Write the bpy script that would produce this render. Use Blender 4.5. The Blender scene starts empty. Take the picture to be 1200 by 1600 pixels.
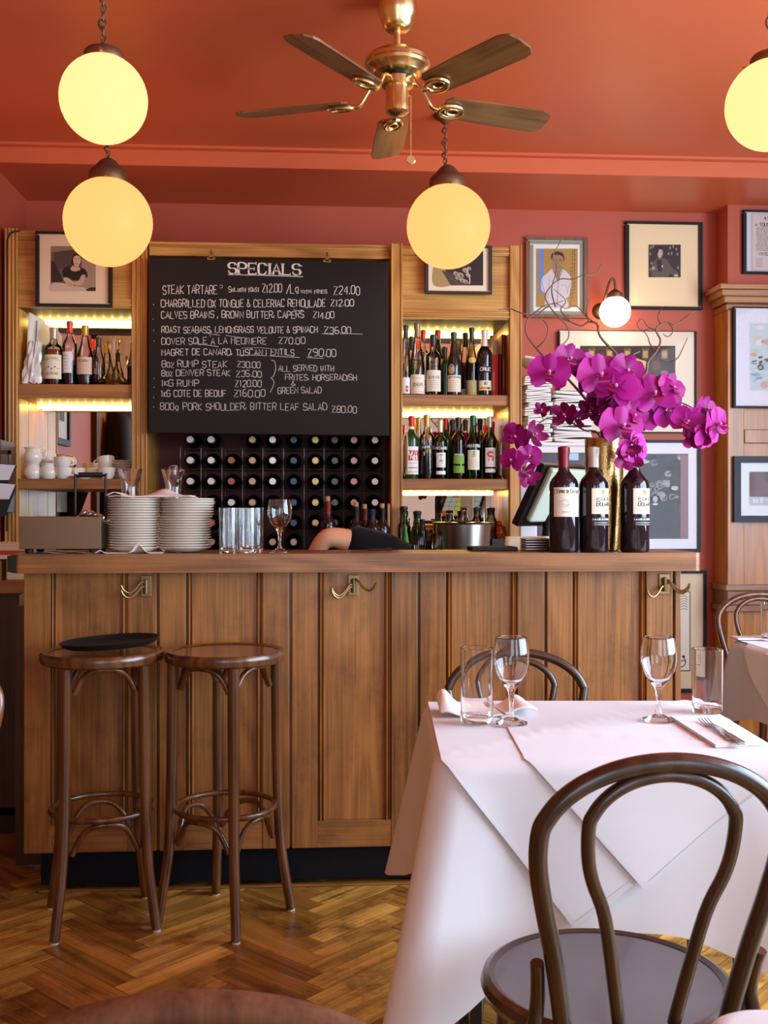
import bpy, math, random
from mathutils import Vector, Matrix
random.seed(7)
R = math.radians
SC = bpy.context.scene
COL = SC.collection

# ------------------------------------------------------------------ camera, light, exposure
F, H, TH = 1650.0, 1.23, math.atan(0.0635)     # focal length in pixels of a 1200x1600 frame, eye height, yaw
CT, ST = math.cos(TH), math.sin(TH)
cam = bpy.data.cameras.new('camera'); camo = bpy.data.objects.new('camera', cam); COL.objects.link(camo)
cam.sensor_fit = 'AUTO'; cam.sensor_width = 36.0; cam.lens = 36.0 * F / 1600.0
camo.location = (0, 0, H); camo.rotation_euler = (R(90), 0, -TH)
cam.clip_start = 0.02
cam.dof.use_dof = True; cam.dof.focus_distance = 3.5; cam.dof.aperture_fstop = 16
SC.camera = camo
SC.view_settings.view_transform = 'Standard'; SC.view_settings.look = 'None'
SC.view_settings.gamma = 1.0; SC.view_settings.use_curve_mapping = False
SC.view_settings.exposure = -0.05
w = bpy.data.worlds.new('world'); SC.world = w; w.use_nodes = True
w.node_tree.nodes['Background'].inputs[0].default_value = (0.75, 0.87, 1.0, 1)
w.node_tree.nodes['Background'].inputs[1].default_value = 1.0

def area(name, loc, rot, sx, sy, power, col):
    l = bpy.data.lights.new(name, 'AREA'); l.shape = 'RECTANGLE'; l.size = sx; l.size_y = sy
    l.energy = power; l.color = col
    o = bpy.data.objects.new(name, l); COL.objects.link(o); o.location = loc; o.rotation_euler = rot
    return o
# daylight standing in the street windows behind the photographer and in the window of the right wall
area('daylight_front', (2.62, -2.16, 1.60), (R(95), 0, R(14)), 1.1, 2.1, 32, (0.66, 0.83, 1.0))
area('daylight_street', (0.15, -2.16, 1.60), (R(98), 0, 0), 1.5, 2.1, 36, (0.66, 0.83, 1.0))
area('daylight_right', (3.12, 1.55, 1.72), (R(88), 0, R(90)), 3.4, 1.9, 285, (0.62, 0.81, 1.0))

# ------------------------------------------------------------------ survey helpers (a pixel of the frame -> a point on a real plane)
def P(px, py, Y):
    u, v = (px - 600) / F, (800 - py) / F
    d = Y / (CT - u * ST)
    return Vector((d * (u * CT + ST), Y, H + v * d))
def PZ(px, py, z):
    u, v = (px - 600) / F, (800 - py) / F
    d = (z - H) / v
    return Vector((d * (u * CT + ST), d * (CT - u * ST), z))
def X(px, Y): return P(px, 800, Y).x
def Z(py, Y, px=600): return P(px, py, Y).z

def lin(c):
    c = c / 255.0
    return c / 12.92 if c <= 0.04045 else ((c + 0.055) / 1.055) ** 2.4
def S(r, g, b): return (lin(r), lin(g), lin(b))

# ------------------------------------------------------------------ materials
MAT = {}
def newmat(name):
    m = bpy.data.materials.new(name); m.use_nodes = True; MAT[name] = m
    nt = m.node_tree; return m, nt, nt.nodes['Principled BSDF']
def N(nt, typ, **kw):
    n = nt.nodes.new(typ)
    for k, v in kw.items(): setattr(n, k, v)
    return n
def mathn(nt, op, a, b=None):
    n = N(nt, 'ShaderNodeMath', operation=op)
    for i, x in enumerate((a, b)):
        if x is None: continue
        if isinstance(x, (int, float)): n.inputs[i].default_value = x
        else: nt.links.new(x, n.inputs[i])
    return n.outputs[0]
def mixc(nt, f, a, b, blend='MIX'):
    n = N(nt, 'ShaderNodeMix', data_type='RGBA', blend_type=blend)
    for s, x in ((n.inputs[0], f), (n.inputs[6], a), (n.inputs[7], b)):
        if isinstance(x, (int, float)): s.default_value = x
        elif isinstance(x, tuple): s.default_value = (*x[:3], 1)
        else: nt.links.new(x, s)
    return n.outputs[2]
def colattr(nt): return N(nt, 'ShaderNodeAttribute', attribute_name='Col').outputs['Color']
def coords(nt, scale=(1, 1, 1), jitter=0.0, uv=False):
    tc = N(nt, 'ShaderNodeTexCoord'); v = tc.outputs['UV' if uv else 'Object']
    if jitter:
        vm = N(nt, 'ShaderNodeVectorMath', operation='MULTIPLY_ADD'); nt.links.new(colattr(nt), vm.inputs[0])
        vm.inputs[1].default_value = (jitter,) * 3; nt.links.new(v, vm.inputs[2]); v = vm.outputs[0]
    mp = N(nt, 'ShaderNodeMapping'); mp.inputs['Scale'].default_value = scale; nt.links.new(v, mp.inputs[0])
    return mp.outputs[0]
def noise(nt, vec, scale, detail=3, rough=0.55):
    n = N(nt, 'ShaderNodeTexNoise'); n.inputs['Scale'].default_value = scale
    n.inputs['Detail'].default_value = detail; n.inputs['Roughness'].default_value = rough
    nt.links.new(vec, n.inputs['Vector']); return n.outputs[0]
def bump(nt, b, h, strength, dist=0.002):
    n = N(nt, 'ShaderNodeBump'); n.inputs['Strength'].default_value = strength; n.inputs['Distance'].default_value = dist
    nt.links.new(h, n.inputs['Height']); nt.links.new(n.outputs[0], b.inputs['Normal'])
def setp(b, **kw):
    for k, v in kw.items(): b.inputs[k.replace('_', ' ')].default_value = v

def plain(name, c, rough=0.5, metal=0.0, coat=0.0, spec=0.5, var=0.0, vs=8.0, bmp=0.0, bs=40.0, sheen=0.0):
    m, nt, b = newmat(name)
    setp(b, Roughness=rough, Metallic=metal, Specular_IOR_Level=spec, Coat_Weight=coat, Coat_Roughness=0.08, Sheen_Weight=sheen)
    base = mixc(nt, 1.0, colattr(nt), c, 'MULTIPLY')
    if var:
        n = noise(nt, coords(nt), vs, 4)
        base = mixc(nt, n, mixc(nt, 1.0, base, (1 - var,) * 3, 'MULTIPLY'), mixc(nt, 1.0, base, (1 + var,) * 3, 'MULTIPLY'))
    nt.links.new(base, b.inputs['Base Color'])
    if bmp: bump(nt, b, noise(nt, coords(nt), bs, 3), bmp)
    return m

def wood(name, dark, light, along='Z', scale=1.0, rough=0.42, coat=0.15, pores=0.62, uv=False, rings=22.0, wear=0.0, spec=0.45, ringk=0.16):
    m, nt, b = newmat(name)
    i = 'XYZ'.index(along)
    sA = [1.0] * 3; sA[i] = 0.13
    sB = [1.0] * 3; sB[i] = 0.02
    vA, vB = coords(nt, tuple(sA), 13.0, uv), coords(nt, tuple(sB), 13.0, uv)
    nA = noise(nt, vA, 4.5 * scale, 2, 0.5)
    ring = mathn(nt, 'MULTIPLY_ADD', mathn(nt, 'SINE', mathn(nt, 'MULTIPLY', nA, rings * 3.0)), 0.5)
    ring.node.inputs[2].default_value = 0.5
    nB = noise(nt, vB, 150 * scale, 4, 0.65)
    nC = noise(nt, vA, 1.7, 2)
    f = mathn(nt, 'ADD', mathn(nt, 'MULTIPLY', ring, ringk), mathn(nt, 'MULTIPLY', nB, pores))
    f = mathn(nt, 'ADD', f, mathn(nt, 'MULTIPLY', nC, 0.38))
    rp = N(nt, 'ShaderNodeValToRGB'); nt.links.new(f, rp.inputs[0])
    rp.color_ramp.elements[0].position = 0.30; rp.color_ramp.elements[0].color = (*dark, 1)
    rp.color_ramp.elements[1].position = 0.74; rp.color_ramp.elements[1].color = (*light, 1)
    base = mixc(nt, 1.0, rp.outputs[0], colattr(nt), 'MULTIPLY')
    if wear:
        nw = noise(nt, coords(nt), 5.0, 5, 0.7)
        wr = N(nt, 'ShaderNodeValToRGB'); nt.links.new(nw, wr.inputs[0])
        wr.color_ramp.elements[0].position = 0.50; wr.color_ramp.elements[1].position = 0.72
        base = mixc(nt, mathn(nt, 'MULTIPLY', wr.outputs[0], wear), base, tuple(x * 0.45 for x in dark))
    nt.links.new(base, b.inputs['Base Color'])
    setp(b, Roughness=rough, Coat_Weight=coat, Coat_Roughness=0.22, Specular_IOR_Level=spec)
    bump(nt, b, nB, 0.25, 0.0012)
    return m

def glass(name, c=(1, 1, 1), rough=0.0, ior=1.46):
    m, nt, b = newmat(name)
    setp(b, Roughness=rough, IOR=ior, Transmission_Weight=1.0); b.inputs['Base Color'].default_value = (*c, 1)
    return m
def thinglass(name, face, edge, refl=1.0, rough=0.02):
    """one-sheet glass: what passes straight through is tinted, more so where the sheet is seen at a slant, plus a clear reflection"""
    m, nt, b = newmat(name); nt.nodes.remove(b)
    out = nt.nodes['Material Output']
    lw = N(nt, 'ShaderNodeLayerWeight'); lw.inputs[0].default_value = 0.35
    tr = N(nt, 'ShaderNodeBsdfTransparent'); nt.links.new(mixc(nt, lw.outputs['Facing'], face, edge), tr.inputs[0])
    gl = N(nt, 'ShaderNodeBsdfGlossy'); gl.inputs['Roughness'].default_value = rough
    fr = N(nt, 'ShaderNodeFresnel'); fr.inputs[0].default_value = 1.5
    mx = N(nt, 'ShaderNodeMixShader'); nt.links.new(mathn(nt, 'MULTIPLY', fr.outputs[0], refl), mx.inputs[0])
    nt.links.new(tr.outputs[0], mx.inputs[1]); nt.links.new(gl.outputs[0], mx.inputs[2]); nt.links.new(mx.outputs[0], out.inputs[0])
    return m
def emit(name, c, strength, base=(0.8, 0.8, 0.8), rough=0.2, edge=None):
    m, nt, b = newmat(name)
    setp(b, Roughness=rough, Emission_Strength=strength, Specular_IOR_Level=0.06); b.inputs['Base Color'].default_value = (*base, 1)
    b.inputs['Emission Color'].default_value = (*c, 1)
    return m

plain('wall_paint', S(184, 82, 56), 0.55, var=0.05, vs=2.5, bmp=0.04, bs=25)
plain('ceiling_paint', S(207, 99, 58), 0.42, var=0.05, vs=1.6, bmp=0.03, bs=12)
plain('pale_wall', S(205, 190, 175), 0.7, var=0.04)
wood('bar_oak', S(80, 45, 17), S(170, 112, 54), 'Z', rough=0.4, coat=0.15, wear=0.45, pores=0.7, ringk=0.12)
wood('bar_oak_flat', S(80, 45, 17), S(166, 110, 54), 'X', rough=0.4, coat=0.15, wear=0.4, pores=0.7)
wood('top_oak', S(84, 48, 22), S(162, 106, 58), 'X', rough=0.38, coat=0.15, wear=0.25)
wood('cabinet_oak', S(138, 86, 30), S(212, 156, 76), 'Z', rough=0.4, coat=0.2)
wood('cabinet_oak_flat', S(138, 86, 30), S(212, 156, 76), 'X', rough=0.4, coat=0.2)
wood('shelf_oak', S(112, 66, 30), S(184, 122, 64), 'X', rough=0.45)
wood('panel_oak', S(132, 74, 16), S(200, 128, 44), 'Z', rough=0.35, coat=0.25)
wood('panel_oak_flat', S(110, 64, 28), S(180, 118, 60), 'X', rough=0.35, coat=0.25)
wood('dark_oak', S(40, 22, 10), S(86, 50, 24), 'Z', rough=0.5)
wood('stool_wood', S(70, 38, 16), S(138, 86, 44), 'Z', rough=0.24, coat=0.5, pores=0.3)
wood('stool_top', S(90, 50, 20), S(150, 94, 46), 'X', rough=0.2, coat=0.6, pores=0.3)
wood('bentwood_dark', S(44, 26, 16), S(84, 54, 36), 'Z', rough=0.28, coat=0.45, pores=0.3)
wood('bentwood_brown', S(92, 50, 24), S(150, 92, 52), 'Z', rough=0.25, coat=0.5, pores=0.3)
wood('fan_blade_wood', S(96, 64, 30), S(158, 112, 62), 'X', rough=0.4, pores=0.4)
wood('frame_wood', S(96, 56, 34), S(140, 92, 62), 'Z', rough=0.5)
plain('navy_plinth', S(9, 13, 21), 0.6, var=0.1, spec=0.2)
plain('white_cloth', S(226, 229, 235), 0.8, sheen=0.2, bmp=0.05, bs=900, spec=0.2)
plain('linen', S(238, 230, 222), 0.85, spec=0.2)
plain('china', S(238, 228, 214), 0.18, coat=0.3)
plain('print', (1, 1, 1), 0.55, spec=0.3)
plain('ink_gloss', (1, 1, 1), 0.25)
plain('black_paint', S(18, 16, 16), 0.35)
plain('black_matte', S(14, 13, 13), 0.6)
plain('black_cloth', S(17, 16, 18), 0.85, sheen=0.1, spec=0.2)
plain('coat_cloth', S(26, 24, 20), 0.8, sheen=0.1, bmp=0.3, bs=30)
plain('skin', S(236, 176, 136), 0.5, var=0.04, vs=20)
plain('hair', S(40, 28, 20), 0.6)
plain('denim', S(24, 26, 34), 0.8)
plain('chalkboard', S(30, 24, 18), 0.55, spec=0.25, var=0.25, vs=3.0, bmp=0.03)
plain('chalk', S(226, 216, 200), 0.9, spec=0.1)
plain('aged_brass', S(112, 90, 62), 0.45, 0.85, var=0.15, vs=40)
plain('hook_brass', S(150, 122, 82), 0.42, 0.9, var=0.12, vs=60)
plain('fan_brass', S(232, 208, 150), 0.27, 1.0)
plain('lamp_brass', S(120, 88, 62), 0.5, 0.7, var=0.2, vs=40)
plain('vase_gold', S(190, 150, 96), 0.26, 1.0, bmp=0.6, bs=110)
plain('steel', S(200, 194, 186), 0.28, 1.0)
plain('steel_brushed', S(150, 132, 112), 0.36, 1.0, var=0.08, vs=12)
plain('wire', S(100, 94, 88), 0.4, 0.8)
plain('mirror', S(235, 228, 220), 0.01, 1.0)
plain('wine_glass_dark', (0.010, 0.006, 0.012), 0.04, coat=0.4)
plain('black_bottle', (0.012, 0.012, 0.012), 0.07, coat=0.3)
plain('green_bottle', S(22, 62, 24), 0.05, coat=0.4)
plain('rack_bottle', S(14, 12, 12), 0.15)
plain('foil', (1, 1, 1), 0.32, 0.35)
plain('cork', S(206, 160, 112), 0.8)
plain('petal', (1, 1, 1), 0.5, spec=0.25)
plain('twig', S(112, 78, 56), 0.6, var=0.2, vs=60)
plain('stem_green', S(58, 42, 34), 0.5)
plain('paper', S(236, 226, 214), 0.8)
plain('felt_pad', S(205, 200, 190), 0.8)
plain('leather_red', S(170, 44, 26), 0.5)
plain('seat_worn', S(92, 84, 86), 0.30, coat=0.35, var=0.22, vs=7)
plain('cap_black', S(22, 20, 19), 0.4)
glass('clear_glass', (1, 1, 1))
thinglass('frame_glass', (0.98, 0.98, 0.98), (0.94, 0.94, 0.94), 0.22)
thinglass('bottle_glass', (0.97, 0.97, 0.94), (0.62, 0.64, 0.50))
thinglass('carafe_glass', (0.97, 0.97, 0.95), (0.74, 0.75, 0.70))
thinglass('smoke_glass', (0.60, 0.62, 0.40), (0.14, 0.16, 0.06))
thinglass('green_glass', (0.20, 0.50, 0.14), (0.02, 0.08, 0.02))
thinglass('amber_liquid', (0.82, 0.46, 0.14), (0.45, 0.18, 0.04), 0.3)
thinglass('rose_liquid', (0.70, 0.22, 0.10), (0.30, 0.06, 0.03), 0.3)
thinglass('red_liquid', (0.32, 0.03, 0.03), (0.08, 0.01, 0.01), 0.3)
thinglass('pale_liquid', (0.95, 0.92, 0.76), (0.8, 0.74, 0.50), 0.3)
plain('plastic_bag_film', S(222, 214, 204), 0.3, coat=0.3)
wood('chair_dull', S(80, 46, 26), S(126, 82, 56), 'Z', rough=0.6, coat=0.0, spec=0.25)
emit('globe_warm', (2.2, 0.68, 0.20), 1.0, (.05, .04, .02), 0.35)
emit('globe_bright', (3.0, 0.97, 0.38), 1.0, (.05, .05, .02), 0.35)
emit('globe_wall', (1.0, 0.83, 0.52), 7.0, S(255, 240, 210))
emit('led_strip', (1.0, 0.62, 0.12), 11.0)
emit('led_dot', (1.0, 0.86, 0.40), 22.0)

# ------------------------------------------------------------------ mesh builder
class MB:
    def __init__(s): s.v, s.f, s.c, s.m, s.s, s.uv = [], [], [], [], [], []
    def add(s, vs, fs, col=(1, 1, 1), m=0, smooth=False, uvs=None):
        b = len(s.v); s.v.extend(Vector(v) for v in vs)
        for k, f in enumerate(fs):
            s.f.append([b + i for i in f]); s.c.append(col); s.m.append(m); s.s.append(smooth)
            s.uv.append(uvs[k] if uvs else None)
        return s
    def box(s, a, b, col=(1, 1, 1), m=0, rot=None, at=None):
        x0, y0, z0 = (min(p, q) for p, q in zip(a, b)); x1, y1, z1 = (max(p, q) for p, q in zip(a, b))
        vs = [Vector(p) for p in ((x0, y0, z0), (x1, y0, z0), (x1, y1, z0), (x0, y1, z0), (x0, y0, z1), (x1, y0, z1), (x1, y1, z1), (x0, y1, z1))]
        if rot is not None:
            c = Vector(at) if at is not None else sum(vs, Vector()) / 8
            vs = [c + rot @ (v - c) for v in vs]
        return s.add(vs, [(0, 3, 2, 1), (4, 5, 6, 7), (0, 1, 5, 4), (1, 2, 6, 5), (2, 3, 7, 6), (3, 0, 4, 7)], col, m)
    def prism(s, pts, z0, z1, col=(1, 1, 1), m=0, mp=None, smooth=False):
        n = len(pts); mp = mp or (lambda x, y, z: (x, y, z))
        vs = [mp(x, y, z0) for x, y in pts] + [mp(x, y, z1) for x, y in pts]
        s.add(vs, [tuple(reversed(range(n))), tuple(range(n, 2 * n))], col, m)
        return s.add(vs, [(i, (i + 1) % n, n + (i + 1) % n, n + i) for i in range(n)], col, m, smooth)
    def lathe(s, prof, n=28, c=(0, 0, 0), col=(1, 1, 1), m=0, smooth=True, mtx=None, cols=None):
        b = len(s.v); c = Vector(c)
        for r, z in prof:
            for i in range(n):
                a = 2 * math.pi * i / n; p = Vector((r * math.cos(a), r * math.sin(a), z))
                if mtx is not None: p = mtx @ p
                s.v.append(c + p)
        for j in range(len(prof) - 1):
            for i in range(n):
                s.f.append([b + j * n + i, b + j * n + (i + 1) % n, b + (j + 1) * n + (i + 1) % n, b + (j + 1) * n + i])
                s.c.append(cols[j] if cols else col); s.m.append(m); s.s.append(smooth); s.uv.append(None)
        return s
    def tube(s, path, r, n=8, closed=False, col=(1, 1, 1), m=0, caps=True, flat=1.0):
        path = [Vector(p) for p in path]; k = len(path)
        rr = (lambda t: r) if isinstance(r, (int, float)) else (r if callable(r) else None)
        b = len(s.v); up = None
        for i in range(k):
            if closed: t = path[(i + 1) % k] - path[i - 1]
            else: t = path[min(i + 1, k - 1)] - path[max(i - 1, 0)]
            t = t.normalized() if t.length > 1e-9 else Vector((0, 0, 1))
            if up is None:
                up = Vector((0, 0, 1)) if abs(t.z) < 0.9 else Vector((1, 0, 0))
            sd = t.cross(up)
            if sd.length < 1e-6: sd = t.cross(Vector((0.3, 1, 0.2)))
            sd.normalize(); up = sd.cross(t).normalized()
            ri = rr(i / max(1, k - 1)) if rr else r[i]
            for j in range(n):
                a = 2 * math.pi * j / n
                s.v.append(path[i] + sd * (ri * math.cos(a)) + up * (ri * flat * math.sin(a)))
        for i in range(k if closed else k - 1):
            i2 = (i + 1) % k
            for j in range(n):
                s.f.append([b + i * n + j, b + i * n + (j + 1) % n, b + i2 * n + (j + 1) % n, b + i2 * n + j])
                s.c.append(col); s.m.append(m); s.s.append(True); s.uv.append(None)
        if caps and not closed:
            for base in (b, b + (k - 1) * n):
                q = list(range(base, base + n))
                s.f.append(q if base != b else q[::-1]); s.c.append(col); s.m.append(m); s.s.append(False); s.uv.append(None)
        return s
    def sheet(s, fn, nu, nv, col=(1, 1, 1), m=0, smooth=True, colfn=None):
        b = len(s.v)
        for j in range(nv + 1):
            for i in range(nu + 1): s.v.append(Vector(fn(i / nu, j / nv)))
        for j in range(nv):
            for i in range(nu):
                q = b + j * (nu + 1) + i
                s.f.append([q, q + 1, q + nu + 2, q + nu + 1])
                s.c.append(colfn((i + .5) / nu, (j + .5) / nv) if colfn else col); s.m.append(m); s.s.append(smooth); s.uv.append(None)
        return s
    def poly(s, pts, col=(1, 1, 1), mp=None, m=0):
        mp = mp or (lambda x, y: (x, 0, y))
        return s.add([mp(*p) for p in pts], [tuple(range(len(pts)))], col, m)
    def ribbon(s, pts, wd, col=(1, 1, 1), mp=None, m=0):
        """a drawn stroke: a flat band along a 2-D polyline, laid on a surface by mp"""
        mp = mp or (lambda x, y: (x, 0, y)); n = len(pts); L, Rr = [], []
        for i in range(n):
            a, b_ = pts[max(0, i - 1)], pts[min(n - 1, i + 1)]
            dx, dy = b_[0] - a[0], b_[1] - a[1]; l = math.hypot(dx, dy) or 1.0
            ww = wd[i] if isinstance(wd, (list, tuple)) else wd
            nx, ny = -dy / l * ww / 2, dx / l * ww / 2
            L.append(mp(pts[i][0] + nx, pts[i][1] + ny)); Rr.append(mp(pts[i][0] - nx, pts[i][1] - ny))
        return s.add(L + Rr, [(n + i, n + i + 1, i + 1, i) for i in range(n - 1)], col, m)
    def build(s, name, mats, parent=None, loc=None, org=None, bevel=0.0, seg=2, sub=0, solid=0.0, angle=38, rot=None):
        me = bpy.data.meshes.new(name)
        vs = s.v if org is None else [v - Vector(org) for v in s.v]
        me.from_pydata([tuple(v) for v in vs], [], s.f)
        if not isinstance(mats, (list, tuple)): mats = [mats]
        for x in mats: me.materials.append(MAT[x])
        ca = me.color_attributes.new('Col', 'FLOAT_COLOR', 'CORNER')
        buf = []
        for f, c in zip(s.f, s.c): buf.extend([c[0], c[1], c[2], 1.0] * len(f))
        ca.data.foreach_set('color', buf)
        if any(u is not None for u in s.uv):
            ul = me.uv_layers.new(name='UVMap'); ub = []
            for f, u in zip(s.f, s.uv):
                for q in (u or [(0, 0)] * len(f)): ub.extend(q)
            ul.data.foreach_set('uv', ub)
        me.polygons.foreach_set('material_index', s.m); me.polygons.foreach_set('use_smooth', s.s)
        me.update()
        if any(s.s): me.set_sharp_from_angle(angle=R(angle))
        o = bpy.data.objects.new(name, me); COL.objects.link(o)
        if parent is not None: o.parent = parent
        if loc is not None: o.location = loc
        if rot is not None: o.rotation_euler = rot
        if bevel:
            md = o.modifiers.new('bevel', 'BEVEL'); md.width = bevel; md.segments = seg; md.limit_method = 'ANGLE'; md.angle_limit = R(40)
        if solid:
            md = o.modifiers.new('solid', 'SOLIDIFY'); md.thickness = solid; md.offset = 0
        if sub:
            md = o.modifiers.new('sub', 'SUBSURF'); md.levels = sub; md.render_levels = sub
        return o

def tag(o, label, cat, group=None):
    o['label'] = label; o['category'] = cat
    if group: o['group'] = group
    return o
def thing(name, label, cat, loc=(0, 0, 0), rz=0.0, group=None):
    o = bpy.data.objects.new(name, None); COL.objects.link(o); o.empty_display_size = 0.05
    o.location = loc; o.rotation_euler = (0, 0, rz)
    return tag(o, label, cat, group)
def struct(o): o['kind'] = 'structure'; return o
def dup(root, loc=None, rz=None, label=None, group=None, rot=None):
    r = root.copy(); COL.objects.link(r)
    if loc is not None: r.location = loc
    if rz is not None: r.rotation_euler = (0, 0, rz)
    if rot is not None: r.rotation_euler = rot
    if label: r['label'] = label
    if group: r['group'] = group
    for ch in list(root.children):
        c = ch.copy(); COL.objects.link(c); c.parent = r
        for g in list(ch.children):
            d = g.copy(); COL.objects.link(d); d.parent = c
    return r

def smoothpath(pts, k=6, closed=False):
    """Catmull-Rom through the points"""
    pts = [Vector(p) for p in pts]; n = len(pts); out = []
    rng = range(n) if closed else range(n - 1)
    for i in rng:
        if closed: a, b, c, d = pts[i - 1], pts[i], pts[(i + 1) % n], pts[(i + 2) % n]
        else: a, b, c, d = pts[max(0, i - 1)], pts[i], pts[i + 1], pts[min(n - 1, i + 2)]
        for j in range(k):
            t = j / k
            out.append(0.5 * ((2 * b) + (c - a) * t + (2 * a - 5 * b + 4 * c - d) * t * t + (3 * b - a - 3 * c + d) * t ** 3))
    if not closed: out.append(pts[-1])
    return out
def smoothprof(pts, k=4): return [(max(0.0, p.x), p.y) for p in (Vector((q.x, q.y, 0)) for q in smoothpath([(a, b, 0) for a, b in pts], k))]

# ------------------------------------------------------------------ hand lettering: single strokes on a 4 x 6 grid
GL = {'A': '002640 1232', 'B': '00063645443303 33424130 0030', 'C': '4536160501103041', 'D': '00062645412000', 'E': '46060040 0333', 'F': '460600 0333',
      'G': '453616050110304143 4323', 'H': '0006 4046 0343', 'I': '2026', 'J': '3631201001', 'K': '0006 460340', 'L': '060040', 'M': '0006234640', 'N': '00064046',
      'O': '160501103041453616', 'P': '00063645443303', 'Q': '160501103041453616 2240', 'R': '00063645443303 2340', 'S': '45361605041333424130 301001', 'T': '0646 2620',
      'U': '060110304146', 'V': '062046', 'W': '0610243046', 'X': '0640 4600', 'Y': '062346 2320', 'Z': '06460040', '0': '160501103041453616', '1': '152620',
      '2': '051636454400 0040', '3': '0516364544331333 3342413010 1001', '4': '360242 3630', '5': '46060333424130 301001', '6': '36160401103041423313 1302',
      '7': '064610', '8': '130405163645443313020110304142 4233', '9': '43130405163645 454130 3010', '&': '40151626 262502 0201102042', '#': '06460040 1333',
      ',': '2210', '.': '2021', '/': '0046', '-': '1333', "'": '2625', 'g': '341403021131 343010', '^': '1737', ':': '2223 2021'}
ADV = {'I': 2.2, '1': 3.4, ',': 2.2, '.': 2.0, "'": 2.0, ' ': 3.2, '/': 4.6, 'M': 5.8, 'W': 5.8, '-': 4.5, ':': 2.4}
def strokes(text, jit=0.0, rnd=random):
    """-> (list of polylines in grid units, total width)"""
    x, out = 0.0, []
    for ch in text:
        k = 1.0
        g = GL.get(ch)
        if g is None and ch.upper() in GL: g, k = GL[ch.upper()], 0.74
        adv = ADV.get(ch.upper(), 5.4)
        if g:
            off = (5.4 - adv) / 2 * 0.9 if adv < 4 else 0
            dy, sl, sx = rnd.uniform(-jit, jit), rnd.uniform(-jit, jit) * 0.12, 1 + rnd.uniform(-jit, jit) * 0.15
            for st in g.split():
                pl = [(int(st[i]), int(st[i + 1])) for i in range(0, len(st), 2)]
                out.append([(x + (px - off) * k * sx + py * sl, py * k + dy) for px, py in pl])
        x += adv * (k * 0.95 + 0.05)
    return out, max(x - 1.3, 1.0)
def write(mb, text, x0, x1, y, cap, wd, col, mp, jit=0.0, rnd=random, shear=0.0, rise=0.0):
    st, W = strokes(text, jit, rnd); kx, ky = (x1 - x0) / W, cap / 6.0
    for pl in st:
        q = [(x0 + a * kx + b * ky * shear, y + b * ky + (a * kx) * rise) for a, b in pl]
        if len(q) >= 6:      # soften the curved letters
            q = [(v.x, v.y) for v in smoothpath([(a, b, 0) for a, b in q], 3)]
        mb.ribbon(q, wd, col, mp)
# ================================================================== THE SETTING
YW, YB, YT, YC = 5.28, 3.46, 3.40, 4.85         # back wall, bar front, bar-top front edge, cabinet fronts
XL, XR, YF = -1.42, 3.20, -2.25
ZS, ZC, YS = 2.757, 2.838, 4.71                 # soffit, ceiling, front of the soffit

# herringbone parquet: each block is a rectangle at 45 degrees, its grain along its length
def parquet():
    mb = MB(); rnd = random.Random(3); L, Wd = 0.35, 0.070; k = 4
    ca = math.cos(R(45)); off = Vector((0.02, 0.05, 0))
    def toW(a, b): return Vector(((a - b) * ca, (a + b) * ca, 0)) + off
    def block(a, b, horiz):
        g = 0.0006
        if horiz: q = [(a, b), (a + L, b), (a + L, b + Wd), (a, b + Wd)]
        else: q = [(a, b), (a + Wd, b), (a + Wd, b + L), (a, b + L)]
        cx, cy = sum(p[0] for p in q) / 4, sum(p[1] for p in q) / 4
        cw = toW(cx, cy)
        if not (XL - .2 < cw.x < XR + .2 and YF - .2 < cw.y < YW + .2): return
        q = [(x + (g if x < cx else -g), y + (g if y < cy else -g)) for x, y in q]
        pts = [toW(*p) for p in q]
        pts = [Vector((min(max(p.x, XL), XR), min(max(p.y, YF), YW), 0)) for p in pts]
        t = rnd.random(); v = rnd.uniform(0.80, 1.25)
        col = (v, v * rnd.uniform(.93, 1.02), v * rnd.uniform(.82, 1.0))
        if not horiz: col = tuple(c * f for c, f in zip(col, (0.56, 0.47, 0.41)))  # this plank direction reflects less light; the darker tone is put into its colour
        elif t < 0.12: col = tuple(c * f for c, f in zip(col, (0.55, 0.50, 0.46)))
        o = rnd.uniform(0, 20)
        uv = [(o, o), (o + L, o), (o + L, o + Wd), (o, o + Wd)] if horiz else [(o, o), (o, o + Wd), (o + L, o + Wd), (o + L, o)]
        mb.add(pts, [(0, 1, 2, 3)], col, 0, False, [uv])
    for i in range(-110, 110):
        for j in range(-18, 18):
            # rows of the herringbone: unit cell of one block along a and one along b, repeated on the (Wd, Wd) diagonal
            a = i * Wd + j * L; b = i * Wd - j * L
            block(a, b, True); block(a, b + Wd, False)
    sub = MB()
    mb.add([(XL, YF, -0.004), (XR, YF, -0.004), (XR, YW, -0.004), (XL, YW, -0.004)], [(0, 1, 2, 3)], (0.12, 0.1, 0.08), 0, False, [[(0, 0), (1, 0), (1, 1), (0, 1)]])
    return mb
wood('parquet', S(104, 64, 16), S(246, 192, 96), 'X', rough=0.33, coat=0.25, uv=True, pores=0.6, rings=16, wear=0.9)
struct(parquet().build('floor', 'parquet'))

def wallbox(name, a, b, mat='wall_paint'): return struct(MB().box(a, b).build(name, mat))
wallbox('wall_back', (XL - .1, YW, 0), (XR + .1, YW + .12, ZC + .1))
wl = wallbox('wall_left', (XL - .12, 3.62, 0), (XL, YW, ZC + .1))
mb = MB()                                                             # nearer the door the left wall is boarded in oak
wood('wall_boards', S(110, 62, 24), S(170, 110, 52), 'Z', rough=0.7, coat=0.0, spec=0.2)
mb.box((XL - .12, YF, 0), (XL, 3.62, ZC + .1))
o = struct(mb.build('wall_left_boarded', 'wall_boards'))
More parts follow.
